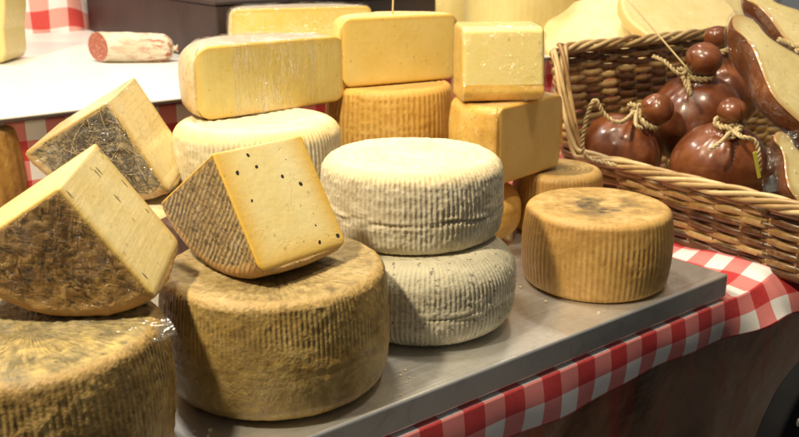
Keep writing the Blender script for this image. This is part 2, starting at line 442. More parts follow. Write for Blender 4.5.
# table axes: E1 runs along the front of the stall, E2 runs into it
TH = math.radians(38.4); E1 = np.array([math.cos(TH), math.sin(TH), 0]); E2 = np.array([-math.sin(TH), math.cos(TH), 0])
FR = np.array([-.0195, .8048, 0.])                 # a point on the front edge of the tray
def T(a, b, z=0.): return FR+E1*a+E2*b+np.array([0, 0, z])
# ================================================================== MATERIALS
M = {}
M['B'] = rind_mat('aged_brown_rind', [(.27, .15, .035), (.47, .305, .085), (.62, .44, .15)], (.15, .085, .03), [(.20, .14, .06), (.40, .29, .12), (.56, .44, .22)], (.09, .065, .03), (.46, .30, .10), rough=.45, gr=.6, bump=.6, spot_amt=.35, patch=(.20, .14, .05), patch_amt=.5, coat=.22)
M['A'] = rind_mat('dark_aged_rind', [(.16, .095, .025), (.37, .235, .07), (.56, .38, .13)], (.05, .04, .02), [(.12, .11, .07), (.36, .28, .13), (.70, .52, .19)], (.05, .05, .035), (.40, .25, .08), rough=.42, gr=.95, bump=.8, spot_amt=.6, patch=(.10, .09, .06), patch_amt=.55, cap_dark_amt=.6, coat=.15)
M['U'] = rind_mat('white_ribbed_rind', [(.52, .44, .29), (.68, .60, .43), (.80, .74, .58)], (.24, .20, .11), [(.66, .56, .36), (.78, .69, .48), (.84, .78, .60)], (.45, .38, .22), (.74, .60, .34), rough=.8, gr=.75, bump=.45, spot=(.2, .17, .1), spot_amt=.25, patch=(.50, .45, .30), patch_amt=.45)
M['L'] = rind_mat('grey_ribbed_rind', [(.44, .38, .25), (.62, .55, .39), (.76, .69, .53)], (.15, .135, .08), [(.4, .38, .28), (.55, .5, .36), (.6, .55, .4)], (.2, .2, .15), (.45, .42, .30), rough=.85, gr=.7, bump=.6, spot=(.09, .09, .07), spot_amt=.75, patch=(.40, .37, .27), patch_amt=.55)
M['Rr'] = rind_mat('orange_ribbed_rind', [(.40, .21, .055), (.56, .32, .085), (.66, .41, .13)], (.33, .17, .045), [(.30, .19, .07), (.54, .35, .12), (.70, .52, .25)], (.10, .075, .04), (.60, .37, .12), rough=.48, gr=.7, bump=.25, spot=(.16, .08, .03), spot_amt=.3, patch=(.33, .18, .05), patch_amt=.45, coat=.12, cap_dark_amt=1.)
M['I'] = rind_mat('amber_ribbed_rind', [(.56, .31, .06), (.70, .43, .10), (.78, .52, .15)], (.42, .18, .03), [(.5, .28, .06), (.66, .40, .1), (.7, .5, .2)], (.2, .14, .08), (.70, .38, .08), rough=.5, gr=.7, bump=.22, spot_amt=.1)
M['Mm'] = rind_mat('cream_ribbed_rind', [(.56, .46, .26), (.72, .63, .42), (.80, .74, .56)], (.30, .23, .11), [(.7, .58, .35), (.82, .71, .48), (.86, .8, .6)], (.5, .4, .2), (.82, .62, .26), rough=.7, gr=.65, bump=.3, spot_amt=.12)
M['Q'] = rind_mat('brown_side_rind', [(.30, .14, .03), (.45, .24, .055), (.55, .32, .08)], (.2, .1, .02), [(.3, .2, .06), (.45, .3, .1), (.5, .36, .14)], (.1, .07, .04), (.3, .2, .1), rough=.5, bump=.3, coat=.2)
def straw_rind(name, base, dark, light, ribsc=0., coat=.35, dens=.5, margin=.10, mcol=(.50, .30, .10)):
    """wedge rind: herbs and straw stuck on the flat face, vertical imprint lines"""
    m = NT(name); v = m.coord(rnd=False)
    n1 = m.noise(v, 24, 5, .65); n2 = m.noise(v, 95, 4, .65)
    c = m.ramp(n1, [(.3, dark), (.46, base), (.66, light)])
    hh = m.math('MULTIPLY', n2, .8)
    for i, (rot, sc) in enumerate((((0, 0, .5), (30, 170, 60)), ((0, 0, -.35), (170, 32, 60)), ((0, 0, 1.2), (150, 24, 60)))):
        q = m.noise(m.coord(sc, (i*3.3, 0, 0), False, rot=rot), 1., 2, .5, .4)
        mk = m.ramp(q, [(.56+.04*i, 0.), (.64+.04*i, 1.)])
        c = m.mix(m.math('MULTIPLY', mk, dens), c, [dark, light, tuple(x*.4 for x in dark)][i])
        hh = m.math('ADD', hh, m.math('MULTIPLY', mk, [.5, .9, -.4][i]))
    f1 = m.noise(m.coord((1, 1.6, 1), rnd=False, rot=(0, 0, .6)), 130, 4, .7, .8); f2 = m.noise(v, 52, 5, .75, .6)
    hh = m.math('MULTIPLY', hh, 1.)
    c = m.mix(m.ramp(f2, [(.53, 0.), (.60, .75)]), c, light); c = m.mix(m.ramp(f1, [(.52, 0.), (.60, .85)]), c, tuple(x*.55 for x in dark))
    hh = m.math('ADD', hh, m.math('SUBTRACT', m.math('MULTIPLY', f2, 1.2), f1))
    if ribsc:
        dst = m.math('ADD', m.math('MULTIPLY', m.noise(v, 16, 3), 6.), m.math('MULTIPLY', m.noise(v, 70, 3), 2.2))
        sx = m.n('ShaderNodeSeparateXYZ', i_0=m.coord(rnd=False, rot=(0, 0, .33))).outputs[0]
        wv = m.math('SINE', m.math('ADD', m.math('MULTIPLY', sx, ribsc), m.math('MULTIPLY', dst, 1.6)))
        wr = m.ramp(m.math('ADD', m.math('MULTIPLY', wv, .5), .5), [(.25, 0.), (.75, 1.)])
        c = m.mix(m.math('MULTIPLY', m.math('MULTIPLY', m.math('SUBTRACT', 1., wr), m.ramp(n1, [(.35, .2), (.6, .8)])), .9), c, tuple(x*.35 for x in dark))
        hh = m.math('ADD', hh, m.math('MULTIPLY', wr, 1.4))
    inn = m.ramp(m.math('ADD', m.attr('inner'), m.math('MULTIPLY', m.math('SUBTRACT', n1, .5), .35)), [(.03, 1.), (margin, 0.)])
    c = m.mix(m.math('MULTIPLY', inn, .85), c, mcol)
    rimm = m.attr('rim')
    c = m.mix(m.math('MULTIPLY', rimm, .7), c, (.50, .26, .08))
    v2 = m.coord(rnd=False)
    cr = m.math('ABSOLUTE', m.math('SUBTRACT', m.noise(v2, 22, 5, .65, 2.5), .5))
    m.set(Base_Color=c, Roughness=.55, Normal=m.bump(hh, .5, .0024), Coat_Weight=coat, Coat_Roughness=.13, Coat_Normal=m.bump(cr, 1., .016))
    return m.m
M['W2r'] = straw_rind('herb_crusted_rind', (.27, .145, .045), (.075, .045, .022), (.46, .29, .09), 0., .5, .16, .10)
M['W3r'] = straw_rind('ridged_brown_rind', (.42, .29, .12), (.17, .115, .05), (.55, .42, .22), 1100., .5, .06, .06)
M['W1r'] = straw_rind('straw_covered_rind', (.20, .135, .045), (.07, .05, .02), (.48, .36, .14), 0., .25, .6, .06, (.60, .42, .17))
def specks(name, mid, mid2, edge, vsc, thr, frac, edge_w, spcol=(.05, .045, .03), lines=0., coat=.25, rz=0.):
    mt = paste_mat(name, mid, mid2, edge, edge_w, coat=coat, lines=lines)
    m = NT.__new__(NT); m.m = mt; m.t = mt.node_tree; m.b = m.t.nodes['Principled BSDF']; m.out = m.t.nodes['Material Output']
    old = m.b.inputs['Base Color'].links[0].from_socket
    w = m.n('ShaderNodeVectorMath', operation='ADD', i_0=m.n('ShaderNodeMapping', i_Vector=m.coord(rnd=False, rot=(0, 0, rz)), i_Scale=vsc).outputs[0], i_1=m.n('ShaderNodeVectorMath', operation='SCALE', i_0=m.n('ShaderNodeTexNoise', i_Vector=m.coord(rnd=False), i_Scale=60.).outputs[1], i_3=.5).outputs[0]).outputs[0]
    vo = m.n('ShaderNodeTexVoronoi', i_Vector=w, i_Scale=1., i_Randomness=1.)
    k = m.math('MULTIPLY', m.math('LESS_THAN', vo.outputs['Distance'], thr), m.math('GREATER_THAN', m.n('ShaderNodeSeparateColor', i_0=vo.outputs['Color']).outputs[0], 1-frac))
    m.put(m.b.inputs['Base Color'], m.mix(k, old, spcol))
    return mt
M['W2p'] = specks('pale_paste_with_slits', (.78, .63, .27), (.84, .72, .38), (.62, .41, .09), (34, 260, 150), .16, .45, .013, lines=.5, rz=PI/4)
M['W3p'] = specks('yellow_paste_with_peppercorns', (.80, .66, .28), (.85, .75, .41), (.72, .43, .05), (100, 66, 84), .19, .34, .034, spcol=(.035, .03, .02), lines=.0, coat=.15)
M['W1p'] = specks('pale_paste_under_film', (.78, .63, .28), (.84, .72, .39), (.68, .45, .13), (30, 260, 150), .11, .3, .014, lines=.9, coat=.6, rz=PI/4)
M['Kp'] = paste_mat('olive_yellow_paste', (.66, .54, .17), (.74, .64, .27), (.72, .46, .07), .014, lines=1.1, coat=.5, holes=True)
M['Kr'] = rind_mat('pale_film_covered_rind', [(.60, .40, .16), (.72, .55, .28), (.80, .68, .42)], (.5, .3, .1), [(.5, .42, .3), (.64, .56, .44), (.74, .68, .58)], (.4, .3, .2), (.66, .5, .3), rough=.5, gr=.2, bump=.3, coat=.6)
M['Jp'] = paste_mat('bright_yellow_paste', (.80, .60, .16), (.86, .68, .24), (.74, .45, .08), .012, coat=.2)
M['Jr'] = rind_mat('orange_smooth_rind', [(.72, .44, .10), (.82, .55, .16), (.84, .62, .24)], (.6, .35, .08), [(.70, .48, .20), (.80, .60, .30), (.84, .68, .4)], (.5, .3, .1), (.78, .48, .12), rough=.5, gr=.2, bump=.2, coat=.1)
M['Gp'] = paste_mat('mustard_paste', (.60, .42, .13), (.68, .50, .19), (.70, .38, .055), .010, coat=.15)
M['Gr'] = rind_mat('shiny_orange_rind', [(.60, .33, .06), (.72, .43, .09), (.78, .52, .15)], (.5, .25, .04), [(.52, .30, .09), (.66, .42, .15), (.7, .5, .22)], (.3, .18, .06), (.72, .42, .08), rough=.4, gr=.25, bump=.2, coat=.5)
M['Hp'] = paste_mat('cream_paste', (.84, .69, .24), (.88, .74, .32), (.80, .56, .16), .006, coat=.5)
M['Hr'] = rind_mat('glossy_amber_rind', [(.74, .42, .06), (.80, .50, .09), (.84, .58, .15)], (.6, .3, .05), [(.74, .45, .09), (.80, .52, .13), (.84, .6, .2)], (.5, .3, .1), (.78, .45, .08), rough=.35, gr=.1, bump=.15, coat=.6)
M['T'] = paste_mat('smooth_ivory_rind', (.68, .54, .20), (.74, .61, .27), (.78, .62, .25), .012, coat=.3, holes=False, lines=.4)
M['slice'] = paste_mat('ivory_slice_paste', (.76, .61, .28), (.81, .69, .37), (.80, .56, .2), .010, coat=.5)
M['provp'] = paste_mat('provolone_paste', (.80, .66, .28), (.86, .74, .38), (.42, .22, .06), .011, coat=.3, gloss=.25)
def smoked(name='smoked_brown_skin'):
    m = NT(name); v = m.coord(); n1 = m.noise(v, 14, 4, .6); n2 = m.noise(v, 60, 4, .6)
    c = m.ramp(m.math('ADD', m.math('MULTIPLY', n1, .7), m.math('MULTIPLY', n2, .3)), [(.30, (.08, .020, .007)), (.5, (.165, .048, .015)), (.72, (.29, .10, .032))])
    m.set(Base_Color=c, Roughness=m.ramp(n2, [(.35, .28), (.65, .42)]), Normal=m.bump(m.math('ADD', n1, m.math('MULTIPLY', n2, .35)), .28, .005), Coat_Weight=.5, Coat_Roughness=.16)
    m.b.inputs['Subsurface Weight'].default_value = .05; m.b.inputs['Subsurface Scale'].default_value = .004
    return m.m
M['smoke'] = smoked()
def strand_mat(name, stops, rough=.5, bump=.4, sc=150, coat=0.):
    m = NT(name); v = m.coord(rnd=False)
    r = m.attr('rnd'); n = m.noise(v, sc, 3, .6); n0 = m.noise(v, 18, 3, .6)
    f = m.math('ADD', m.math('MULTIPLY', r, .45), m.math('ADD', m.math('MULTIPLY', n, .25), m.math('MULTIPLY', n0, .3)))
    m.set(Base_Color=m.ramp(f, stops), Roughness=rough, Normal=m.bump(m.noise(v, sc*3, 3, .6), bump, .0008), Coat_Weight=coat, Coat_Roughness=.25)
    return m.m
M['wicker'] = strand_mat('varnished_wicker', [(.22, (.04, .014, .005)), (.42, (.15, .062, .018)), (.56, (.40, .23, .075)), (.75, (.64, .46, .20))], .38, .35, 120, .35)
M['wicker_rim'] = strand_mat('pale_wicker', [(.2, (.25, .13, .045)), (.45, (.46, .30, .12)), (.75, (.66, .50, .25))], .42, .35, 120, .25)
M['cord'] = strand_mat('hemp_cord', [(.2, (.30, .20, .08)), (.5, (.52, .40, .20)), (.8, (.68, .56, .33))], .85, .6, 500)
M['film'] = film_mat('cling_film', 20., .14, .8)
M['filmv'] = film_mat('stretched_cling_film', 46., .5, .8, True)
M['film2'] = film_mat('crumpled_cling_film', 22., .10, .9)
M['skewer'] = simple('bamboo', (.62, .46, .22), .5)
def steel():
    m = NT('scratched_steel'); v = m.coord(rnd=False, rot=(0, 0, -TH))
    n = m.noise(v, 6, 5, .65); st = m.noise(m.coord((4, 260, 4), rnd=False, rot=(0, 0, -TH)), 1., 4, .6); s2 = m.noise(m.coord((200, 6, 4), rnd=False, rot=(0, 0, -TH+.3)), 1., 3, .6)
    sm = m.noise(v, 28, 5, .7, .8)
    c = m.ramp(n, [(.3, (.66, .66, .64)), (.7, (.82, .82, .79))])
    c = m.mix(m.ramp(sm, [(.52, 0.), (.66, .4)]), c, (.40, .36, .29))
    c = m.mix(m.ramp(st, [(.45, 0.), (.7, .35)]), c, (.80, .76, .68))
    r = m.math('ADD', m.math('MULTIPLY', st, .25), m.math('MULTIPLY', sm, .35))
    m.set(Base_Color=c, Metallic=.8, Roughness=m.math('ADD', r, .06), Normal=m.bump(m.math('ADD', m.math('MULTIPLY', st, .6), m.math('MULTIPLY', s2, .5)), .32, .0013))
    return m.m
M['steel'] = steel()
def gingham(name, size, c_red=(.50, .006, .010), c_mid=(.70, .20, .19), c_white=(.80, .78, .76), gloss=.45, coat=.25):
    m = NT(name); uv = m.n('ShaderNodeTexCoord').outputs['UV']
    sp = m.n('ShaderNodeSeparateXYZ', i_0=uv)
    def st(x): return m.math('LESS_THAN', m.math('FRACT', m.math('DIVIDE', x, size)), .5)
    a, b = st(sp.outputs[0]), st(sp.outputs[1])
    s = m.math('ADD', a, b)
    c = m.mix(m.math('GREATER_THAN', s, .5), c_white, c_mid); c = m.mix(m.math('GREATER_THAN', s, 1.5), c, c_red)
    wx = m.math('SINE', m.math('MULTIPLY', sp.outputs[0], 5200.)); wy = m.math('SINE', m.math('MULTIPLY', sp.outputs[1], 5200.))
    wv = m.math('MULTIPLY', wx, wy)
    n = m.noise(m.n('ShaderNodeTexCoord').outputs['Object'], 300, 3)
    c = m.mix(m.math('MULTIPLY', n, .10), c, (.9, .8, .78), 'MIX')
    m.set(Base_Color=c, Roughness=gloss, Normal=m.bump(m.math('ADD', wv, n), .12, .0006), Coat_Weight=coat, Coat_Roughness=.2)
    return m.m
M['ging'] = gingham('gingham_oilcloth', .062)
M['ging2'] = gingham('background_gingham', .10, (.60, .03, .02), (.78, .36, .30), (.85, .82, .8), .7, 0.)
M['white'] = simple('white_board', (.84, .82, .78), .35, var=.03, scale=8, bump=.05)
M['darkedge'] = simple('dark_edge', (.05, .03, .025), .5)

# ================================================================== STALL
cs, sn = E1[:2], E2[:2]
# tray: folded steel sheet with a dropped lip, bevelled
def slab(name, a0, a1, b0, b1, z0, z1, mat, bev=.0015):
    c = T((a0+a1)/2, (b0+b1)/2, (z0+z1)/2); mb = MB(); mb.box((0, 0, 0), (a1-a0, b1-b0, z1-z0))
    o = mb.build(name, mat, smooth=False, bev=bev); o.location = c; o.rotation_euler = (0, 0, TH); return o
LC = 0.6165   # right end of the tray along E1
tray = root('steel_tray', T(LC/2-.5, .3, -.034), 'scratched stainless steel display tray carrying the cheese wheels', 'tray')
o = slab('tray_top', -1.2, LC, 0, .86, -.034, 0, M['steel'], .003)
o.parent = tray; o.location = Vector(o.location)-tray.location
# counter body
struct(slab('counter_top', -1.6, 1.6, .012, 1.05, -.075, -.046, simple('counter_wood', (.2, .13, .08), .6)))
def front_mat():
    m = NT('dark_glossy_front'); v = m.coord(rnd=False)
    n = m.noise(v, 5, 5, .6, 1.2); n2 = m.noise(m.coord((3, 3, 1), (2, 1, 0), rnd=False), 2.6, 3, .5, 1.5)
    c = m.ramp(n, [(.3, (.09, .048, .032)), (.46, (.30, .16, .095)), (.58, (.44, .26, .16)), (.72, (.55, .44, .34))])  # brown and red patches: banner print plus blurred reflections painted into the colour
    c = m.mix(m.ramp(n2, [(.56, 0.), (.70, .7)]), c, (.50, .06, .045))
    m.set(Base_Color=c, Roughness=.28, Normal=m.bump(m.noise(v, 7, 3, .5, 1.), .5, .03), Coat_Weight=.4, Coat_Roughness=.12)
    return m.m
struct(slab('counter_front', -1.6, 1.6, .03, .045, -.95, -.0755, front_mat()))
# gingham cloth : lies under tray and basket, folds down over the front edge
def cloth():
    us = np.arange(-.9, 1.5, .006); prof = []
    vs = np.concatenate([np.linspace(-.105, 0, 22), np.linspace(.006, .9, 120)])
    V = []; UV = []
    for u in us:
        right = float(sstep(LC-.02, LC+.12, u))
        for v in vs:
            w = .004*math.sin(u*21+v*9)+.003*math.sin(u*47+1.+v*25)
            if v <= 0:
                t = -v/.105
                drop = .060+ .003*math.sin(u*8) - .006*right
                z = -.039-t*drop; b = -.003-.004*math.sin(t*PI)-right*.004+ (t)*w*(.5+2.2*right)-right*t*.042-right*t*.012*(.5+.5*math.sin(u*34+1.2))
                a = u
                z += right*(.010*(1-t)+.007*math.sin(u*26+.6)*(1-t*.4)+.010*t)+.0018*math.sin(u*31+2*math.sin(u*7))*t
            else:
                a = u; b = v-.003; z = -.039
                k = right*float(1-sstep(.35, .6, v))
                z += right*.010+k*(.014*math.sin(u*26+.6)*math.exp(-v*3)+.009*float(vn(np.array([[u, v, 0.]]), 17, 3)[0]))+.0
                # ridge where the cloth is pushed against the tray side
                z += .018*math.exp(-((u-LC-.018)/.014)**2)*float(sstep(.0, .05, v))
            V.append(T(a, b, z)); UV.append((u+.013, v if v > 0 else v*.6))
    nv = len(vs); nu = len(us)
    i = np.arange(nu-1)[:, None]*nv; j = np.arange(nv-1)[None]
    F = np.stack([i+j, i+nv+j, i+nv+j+1, i+j+1], -1).reshape(-1, 4)
    uv = np.array(UV); uv[:, 1] += .0915
    o = mesh_obj('tablecloth', np.array(V), F, M['ging'], uv=uv)
    s_ = o.modifiers.new('s', 'SOLIDIFY'); s_.thickness = .0008; s_.offset = -1
    return tag(o, 'red and white gingham oilcloth under the tray and basket, folded over the counter front', 'tablecloth')
cloth()
# raised back shelf: white board on a gingham draped riser
BZ = .2
RB = .745
def hang(name, a0, a1, b, z0, z1, mat, amp=.008, fr=24, nz=30, step=.01, seed=0, uoff=0.):
    us = np.arange(a0, a1, step); zs = np.linspace(z0, z1, nz)
    U, Z = np.meshgrid(us, zs, indexing='ij')
    w = amp*(np.sin(U*fr+.5*np.sin(U*7+Z*4))+.5*np.sin(U*fr*2.1+Z*9+seed))
    V = FR+E1*U[..., None]+E2*(b+w)[..., None]+np.array([0, 0, 1.])*Z[..., None]
    nv = nz; i = np.arange(len(us)-1)[:, None]*nv; j = np.arange(nv-1)[None]
    F = np.stack([i+j, i+nv+j, i+nv+j+1, i+j+1], -1).reshape(-1, 4)
    o = mesh_obj(name, V.reshape(-1, 3), F, mat, uv=np.stack([U+uoff, Z+.6*w], -1).reshape(-1, 2))
    m_ = o.modifiers.new('s', 'SOLIDIFY'); m_.thickness = .001
    return o
o = hang('riser_cloth', -1.6, 1.6, RB+.025, -.02, BZ-.012, M['ging'], .002, 13)
tag(o, 'gingham cloth hanging down the front of the raised back shelf behind the cheeses', 'tablecloth')
struct(slab('back_shelf', -2.2, 2.4, RB+.035, RB+1.25, -.02, BZ-.009, simple('shelf_wood', (.3, .22, .15), .6)))
brd = root('white_board', T(-.6, RB+.4, BZ-.008), 'white plastic board with a thin dark edge covering the back shelf', 'board')
for nm, z0, z1, mt, d in (('board_panel', BZ-.003, BZ, M['white'], 0), ('edge_strip', BZ-.008, BZ-.0032, M['darkedge'], -.001)):
    o = slab(nm, -2.2, 2.2, RB+d, RB+1.25, z0, z1, mt, .0008); o.parent = brd; o.location = Vector(o.location)-brd.location
# back of the stall
o = hang('backdrop_cloth', -.6, 1.25, RB+1.27, -.2, .62, M['ging2'], .028, 15, nz=50, seed=2)
tag(o, 'wavy red and white gingham curtain hanging behind the white board', 'curtain')
struct(slab('back_wall', -3., 3., RB+2.0, RB+2.05, -.5, 1.6, simple('cream_wall', (.72, .62, .46), .7)))
struct(slab('ground', -6, 6, -4, 6, -1.0, -.95, simple('concrete_floor', (.12, .11, .10), .7)))
# hidden step below the two rear stacks
struct(slab('display_step', -.02, .40, .41, .70, .0005, .09, simple('step_wood', (.10, .05, .04), .6)))

# ================================================================== CHEESE WHEELS
G1 = 'whole cheese wheels on the steel tray'
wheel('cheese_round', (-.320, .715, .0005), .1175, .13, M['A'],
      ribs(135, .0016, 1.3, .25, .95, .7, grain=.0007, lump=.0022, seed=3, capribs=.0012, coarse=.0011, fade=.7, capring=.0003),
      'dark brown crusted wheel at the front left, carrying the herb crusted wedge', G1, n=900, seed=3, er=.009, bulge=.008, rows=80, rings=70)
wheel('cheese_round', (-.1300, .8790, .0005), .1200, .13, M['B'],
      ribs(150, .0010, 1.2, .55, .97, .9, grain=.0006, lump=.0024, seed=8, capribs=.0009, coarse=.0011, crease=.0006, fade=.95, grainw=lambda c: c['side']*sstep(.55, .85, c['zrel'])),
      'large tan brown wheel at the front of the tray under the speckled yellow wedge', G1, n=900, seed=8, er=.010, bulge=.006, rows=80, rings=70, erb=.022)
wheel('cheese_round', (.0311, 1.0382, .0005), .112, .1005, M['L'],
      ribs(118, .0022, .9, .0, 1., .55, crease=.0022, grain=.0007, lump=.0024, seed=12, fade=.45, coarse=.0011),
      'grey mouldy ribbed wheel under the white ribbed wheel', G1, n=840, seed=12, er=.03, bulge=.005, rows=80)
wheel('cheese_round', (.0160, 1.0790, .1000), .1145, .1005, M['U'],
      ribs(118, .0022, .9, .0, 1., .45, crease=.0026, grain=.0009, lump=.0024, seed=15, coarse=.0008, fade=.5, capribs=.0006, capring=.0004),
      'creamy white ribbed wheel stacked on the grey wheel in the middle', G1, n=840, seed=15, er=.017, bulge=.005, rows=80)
wheel('cheese_round', (.2690, 1.1700, .0005), .1012, .1075, M['Rr'],
      ribs(84, .0010, 1.0, .0, .96, .3, grain=.00025, lump=.0012, seed=20, fade=.45, 
           capdark=lambda c: 1.6*c['iscap']*sstep(.75, .2, c['rr']/c['R'])*sstep(-.3, .35, fbm(c['P'], 30, 77, 3))),
      'orange ribbed wheel with a dark patch on top, alone at the tray corner', G1, n=840, seed=20, er=.009, bulge=.006, rows=80, rings=60)
wheel('cheese_round', (.255, 1.405, .0005), .073, .1015, M['Rr'],
      ribs(70, .0008, 1., 0, 1, .3, grain=.0002, lump=.001, seed=25, capring=.0004, capdark=lambda c: .5*c['iscap']*sstep(-.2, .3, fbm(c['P'], 26, 5, 3))),
      'small orange wheel behind the right hand wheel, next to the wicker basket', G1, n=420, seed=25, er=.012, bulge=.004)
wheel('cheese_round', (.124, 1.352, .0005), .066, .094, M['I'], ribs(60, .0003, 1., 0, 1, .3, grain=.0002, lump=.001, seed=26),
      'small round bellied amber wheel behind the stacked white and grey wheels', G1, n=360, seed=26, er=.036, bulge=.007)
wheel('cheese_round', (-.425, 1.205, .0005), .118, .0995, M['Mm'], ribs(110, .0012, 1., 0, 1, .4, grain=.0004, lump=.001, seed=27),
      'pale wheel under the straw covered wedge at the back left', G1, n=500, seed=27, er=.02)
wheel('cheese_round', (-.211, 1.314, .0905), .124, .107, M['Mm'],
      ribs(105, .0026, .8, .0, .97, .5, grain=.0005, lump=.0014, seed=30, fade=.3, capring=.0006),
      'pale cream ribbed wheel under the film wrapped half wheel', G1, n=700, seed=30, er=.020, bulge=.004)
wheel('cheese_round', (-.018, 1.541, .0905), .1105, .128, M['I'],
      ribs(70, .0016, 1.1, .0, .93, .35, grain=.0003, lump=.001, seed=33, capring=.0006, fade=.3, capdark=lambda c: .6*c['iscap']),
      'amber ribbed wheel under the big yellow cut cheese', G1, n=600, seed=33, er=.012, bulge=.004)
wheel('cheese_round', (-.690, 1.35, .0005), .116, .185, M['Q'], ribs(40, .0003, 1., 0, 1, .3, grain=.0006, lump=.0015, seed=35),
      'tall brown wheel cut off by the left edge of the photo', G1, n=400, seed=35, er=.012, bulge=.006)
# ------------------------------------------------------------------ wedges
def rotm(y, p, r):
    return Matrix.Rotation(y, 3, 'Z') @ Matrix.Rotation(p, 3, 'X') @ Matrix.Rotation(r, 3, 'Y')
def wedge(v, rm, pm, label, disp, seed, **kw):
    X, Y, Z, y, p, r, t, R, a = v
    Mx = rotm(y, p, r); ex, ey, ez = Mx.col[0], Mx.col[1], Mx.col[2]
    o = Vector((X, Y, Z))+ey*t
    mw = Matrix.Translation(o) @ Matrix((ex, ez, -ey)).transposed().to_4x4()
    base = o+ez*(-R)-ey*t/2
    return cut_cheese('cheese_wedge', tuple(base), mw, sector(R, a), t, rm, pm, disp, label, 'cheese wedge', 'cut wedges resting on whole wheels', er=.012, ec=.0020, bulge=.005, soft=30, seed=seed, rings=90, rows=60, **kw)
def wd(seed, lump=.0012, grain=.0005, big=0.):
    def f(c):
        q = c['P']+seed
        d = lump*fbm(q, 14, seed, 3)*(1-c['cut'])+grain*fbm(q, 150, seed+3, 2)
        if big: d = d+big*np.clip(vn(q, 120, seed+6), 0, 1)*(1-c['cut'])
        return d
    return f
w3, w3m, _ = wedge([-.1786, .8398, .2555, -.7232, -.0055, .1986, .1153, .1252, 1.5043], M['W3r'], M['W3p'], 'pale yellow wedge with dark peppercorn specks on the tan wheel', wd(41), 41)
w2, w2m, _ = wedge([-.28, .7121, .2555, .0325, .1189, .2045, .1131, .1258, 1.5801], M['W2r'], M['W2p'], 'herb crusted wedge with slits in its pale cut face, nearest at the left', wd(43, .0014, .0006, .0012), 43)
w1, w1m, _ = wedge([-.3823, 1.1696, .2475, -.0188, .1174, .2738, .1242, .1447, 1.5415], M['W1r'], M['W1p'], 'film wrapped wedge with dark straw on its rind at the back left', wd(45, .0016, .0006, .0015), 45, wrap=(.0012, M['film'], 5))
# straw lying on the rind of the back wedge and herbs on the front wedge
def bits(name, r, ml, R, ang, t, n, lmin, lmax, rad, mat, seed, z=.0006, curl=.25):
    rg = np.random.default_rng(seed); mb = MB()
    for i in range(n):
        rho = R*math.sqrt(rg.uniform(.03, .9)); a = rg.uniform(-ang/2*.92, ang/2*.92)
        x, y = rho*math.sin(a), -rho*math.cos(a); L = rg.uniform(lmin, lmax); d = rg.normal(.3, .9); P = []
        for k in np.linspace(-.5, .5, 7):
            dd = d+curl*k*rg.uniform(-1, 1); px, py = x+math.cos(dd)*L*k, y+math.sin(dd)*L*k
            P.append((px, py, t+z+rg.uniform(-.3, .5)*rad))
        P = np.array(P)
        if (np.hypot(P[:, 0], P[:, 1]) > R-.009).any() or (np.abs(np.arctan2(P[:, 0], -P[:, 1])) > ang/2-.04).any(): continue
        mb.tube(spline(P, 3), rad*rg.uniform(.5, 1.2), 6, rnd=rg.random())
    o = mb.build(name, mat, r); o.matrix_local = ml; o['kind'] = 'stuff'; return o
M['straw'] = strand_mat('dry_straw', [(.25, (.04, .022, .008)), (.5, (.10, .055, .018)), (.6, (.34, .23, .09)), (.75, (.66, .52, .27))], .6, .3, 200, .0)
M['herb'] = strand_mat('dried_herbs', [(.25, (.04, .025, .01)), (.5, (.16, .095, .035)), (.75, (.40, .26, .11))], .6, .3, 200, .2)
bits('straw', w1, w1m, .1447, 1.5415, .1242, 420, .010, .036, .0006, M['straw'], 3)
bits('herbs', w2, w2m, .1258, 1.5801, .1131, 60, .003, .008, .0004, M['herb'], 4)
# ------------------------------------------------------------------ half wheels
def upright(name, c, yaw, R, h, off, rm, pm, label, seed, wrap=None, er=.014, disp=None, **kw):
    mw = Matrix.Translation(c) @ Matrix.Rotation(yaw, 4, 'Z')
    return cut_cheese(name, c, mw, chord(R, off), h, rm, pm, disp or wd(seed, .0022, .0003), label, 'cut cheese', 'large cut cheeses stacked at the back', er=er, ec=.004, bulge=.006, seed=seed, rings=40, rows=50, wrap=wrap, **kw)
upright('half_cheese', (-.187, 1.376, .1985), .735, .141, .106, 0., M['Kr'], M['Kp'], 'film wrapped half wheel with olive yellow face on the cream ribbed wheel', 51, (.0014, M['filmv'], 7), er=.026, soft=-220)
upright('half_cheese', (.004, 1.516, .2195), .524, .112, .111, 0., M['Jr'], M['Jp'], 'unwrapped golden half wheel on the amber ribbed wheel', 53, er=.016, soft=-70)
upright('half_cheese', (.200, 1.337, .1045), .843, .092, .116, .036, M['Gr'], M['Gp'], 'mustard yellow cut block with orange rind under the small cream block', 55, er=.012, soft=-40)
upright('half_cheese', (-.195, 1.86, .2015), .35, .145, .118, 0., M['Kr'], M['Jp'], 'wrapped golden piece with greyish top behind the olive yellow half wheel', 57, (.0016, M['film'], 9), er=.012)
# cream block: big wheel section lying rind down, sloping cut face
def cream_block():
    W = .122
    pts = [(0, .006), (.0, .026), (.022, .104), (.085, .108), (.092, .004), (.006, .0)]
    segs = [([(.000, .026), (-.003, .014), (.004, .003), (.012, 0)][::-1], False), ([(.0, .026), (.014, .103)], True), ([(.014, .103), (.022, .108), (.085, .110), (.095, .104)], True),
            ([(.095, .104), (.092, .004)], True), ([(.092, .004), (.086, 0.), (.012, 0)], False)]
    o, c = resample(segs, .0013)
    area = np.sum(o[:, 0]*np.roll(o[:, 1], -1)-np.roll(o[:, 0], -1)*o[:, 1])
    if area < 0: o = o[::-1].copy(); c = np.roll(c[::-1], -1)
    return o, c, W
o_, c_, W_ = cream_block()
hc = Vector((.153, 1.315, .2215)); yaw = .10
ex = Vector((math.cos(yaw), math.sin(yaw), 0)); ey = Vector((-math.sin(yaw), math.cos(yaw), 0))
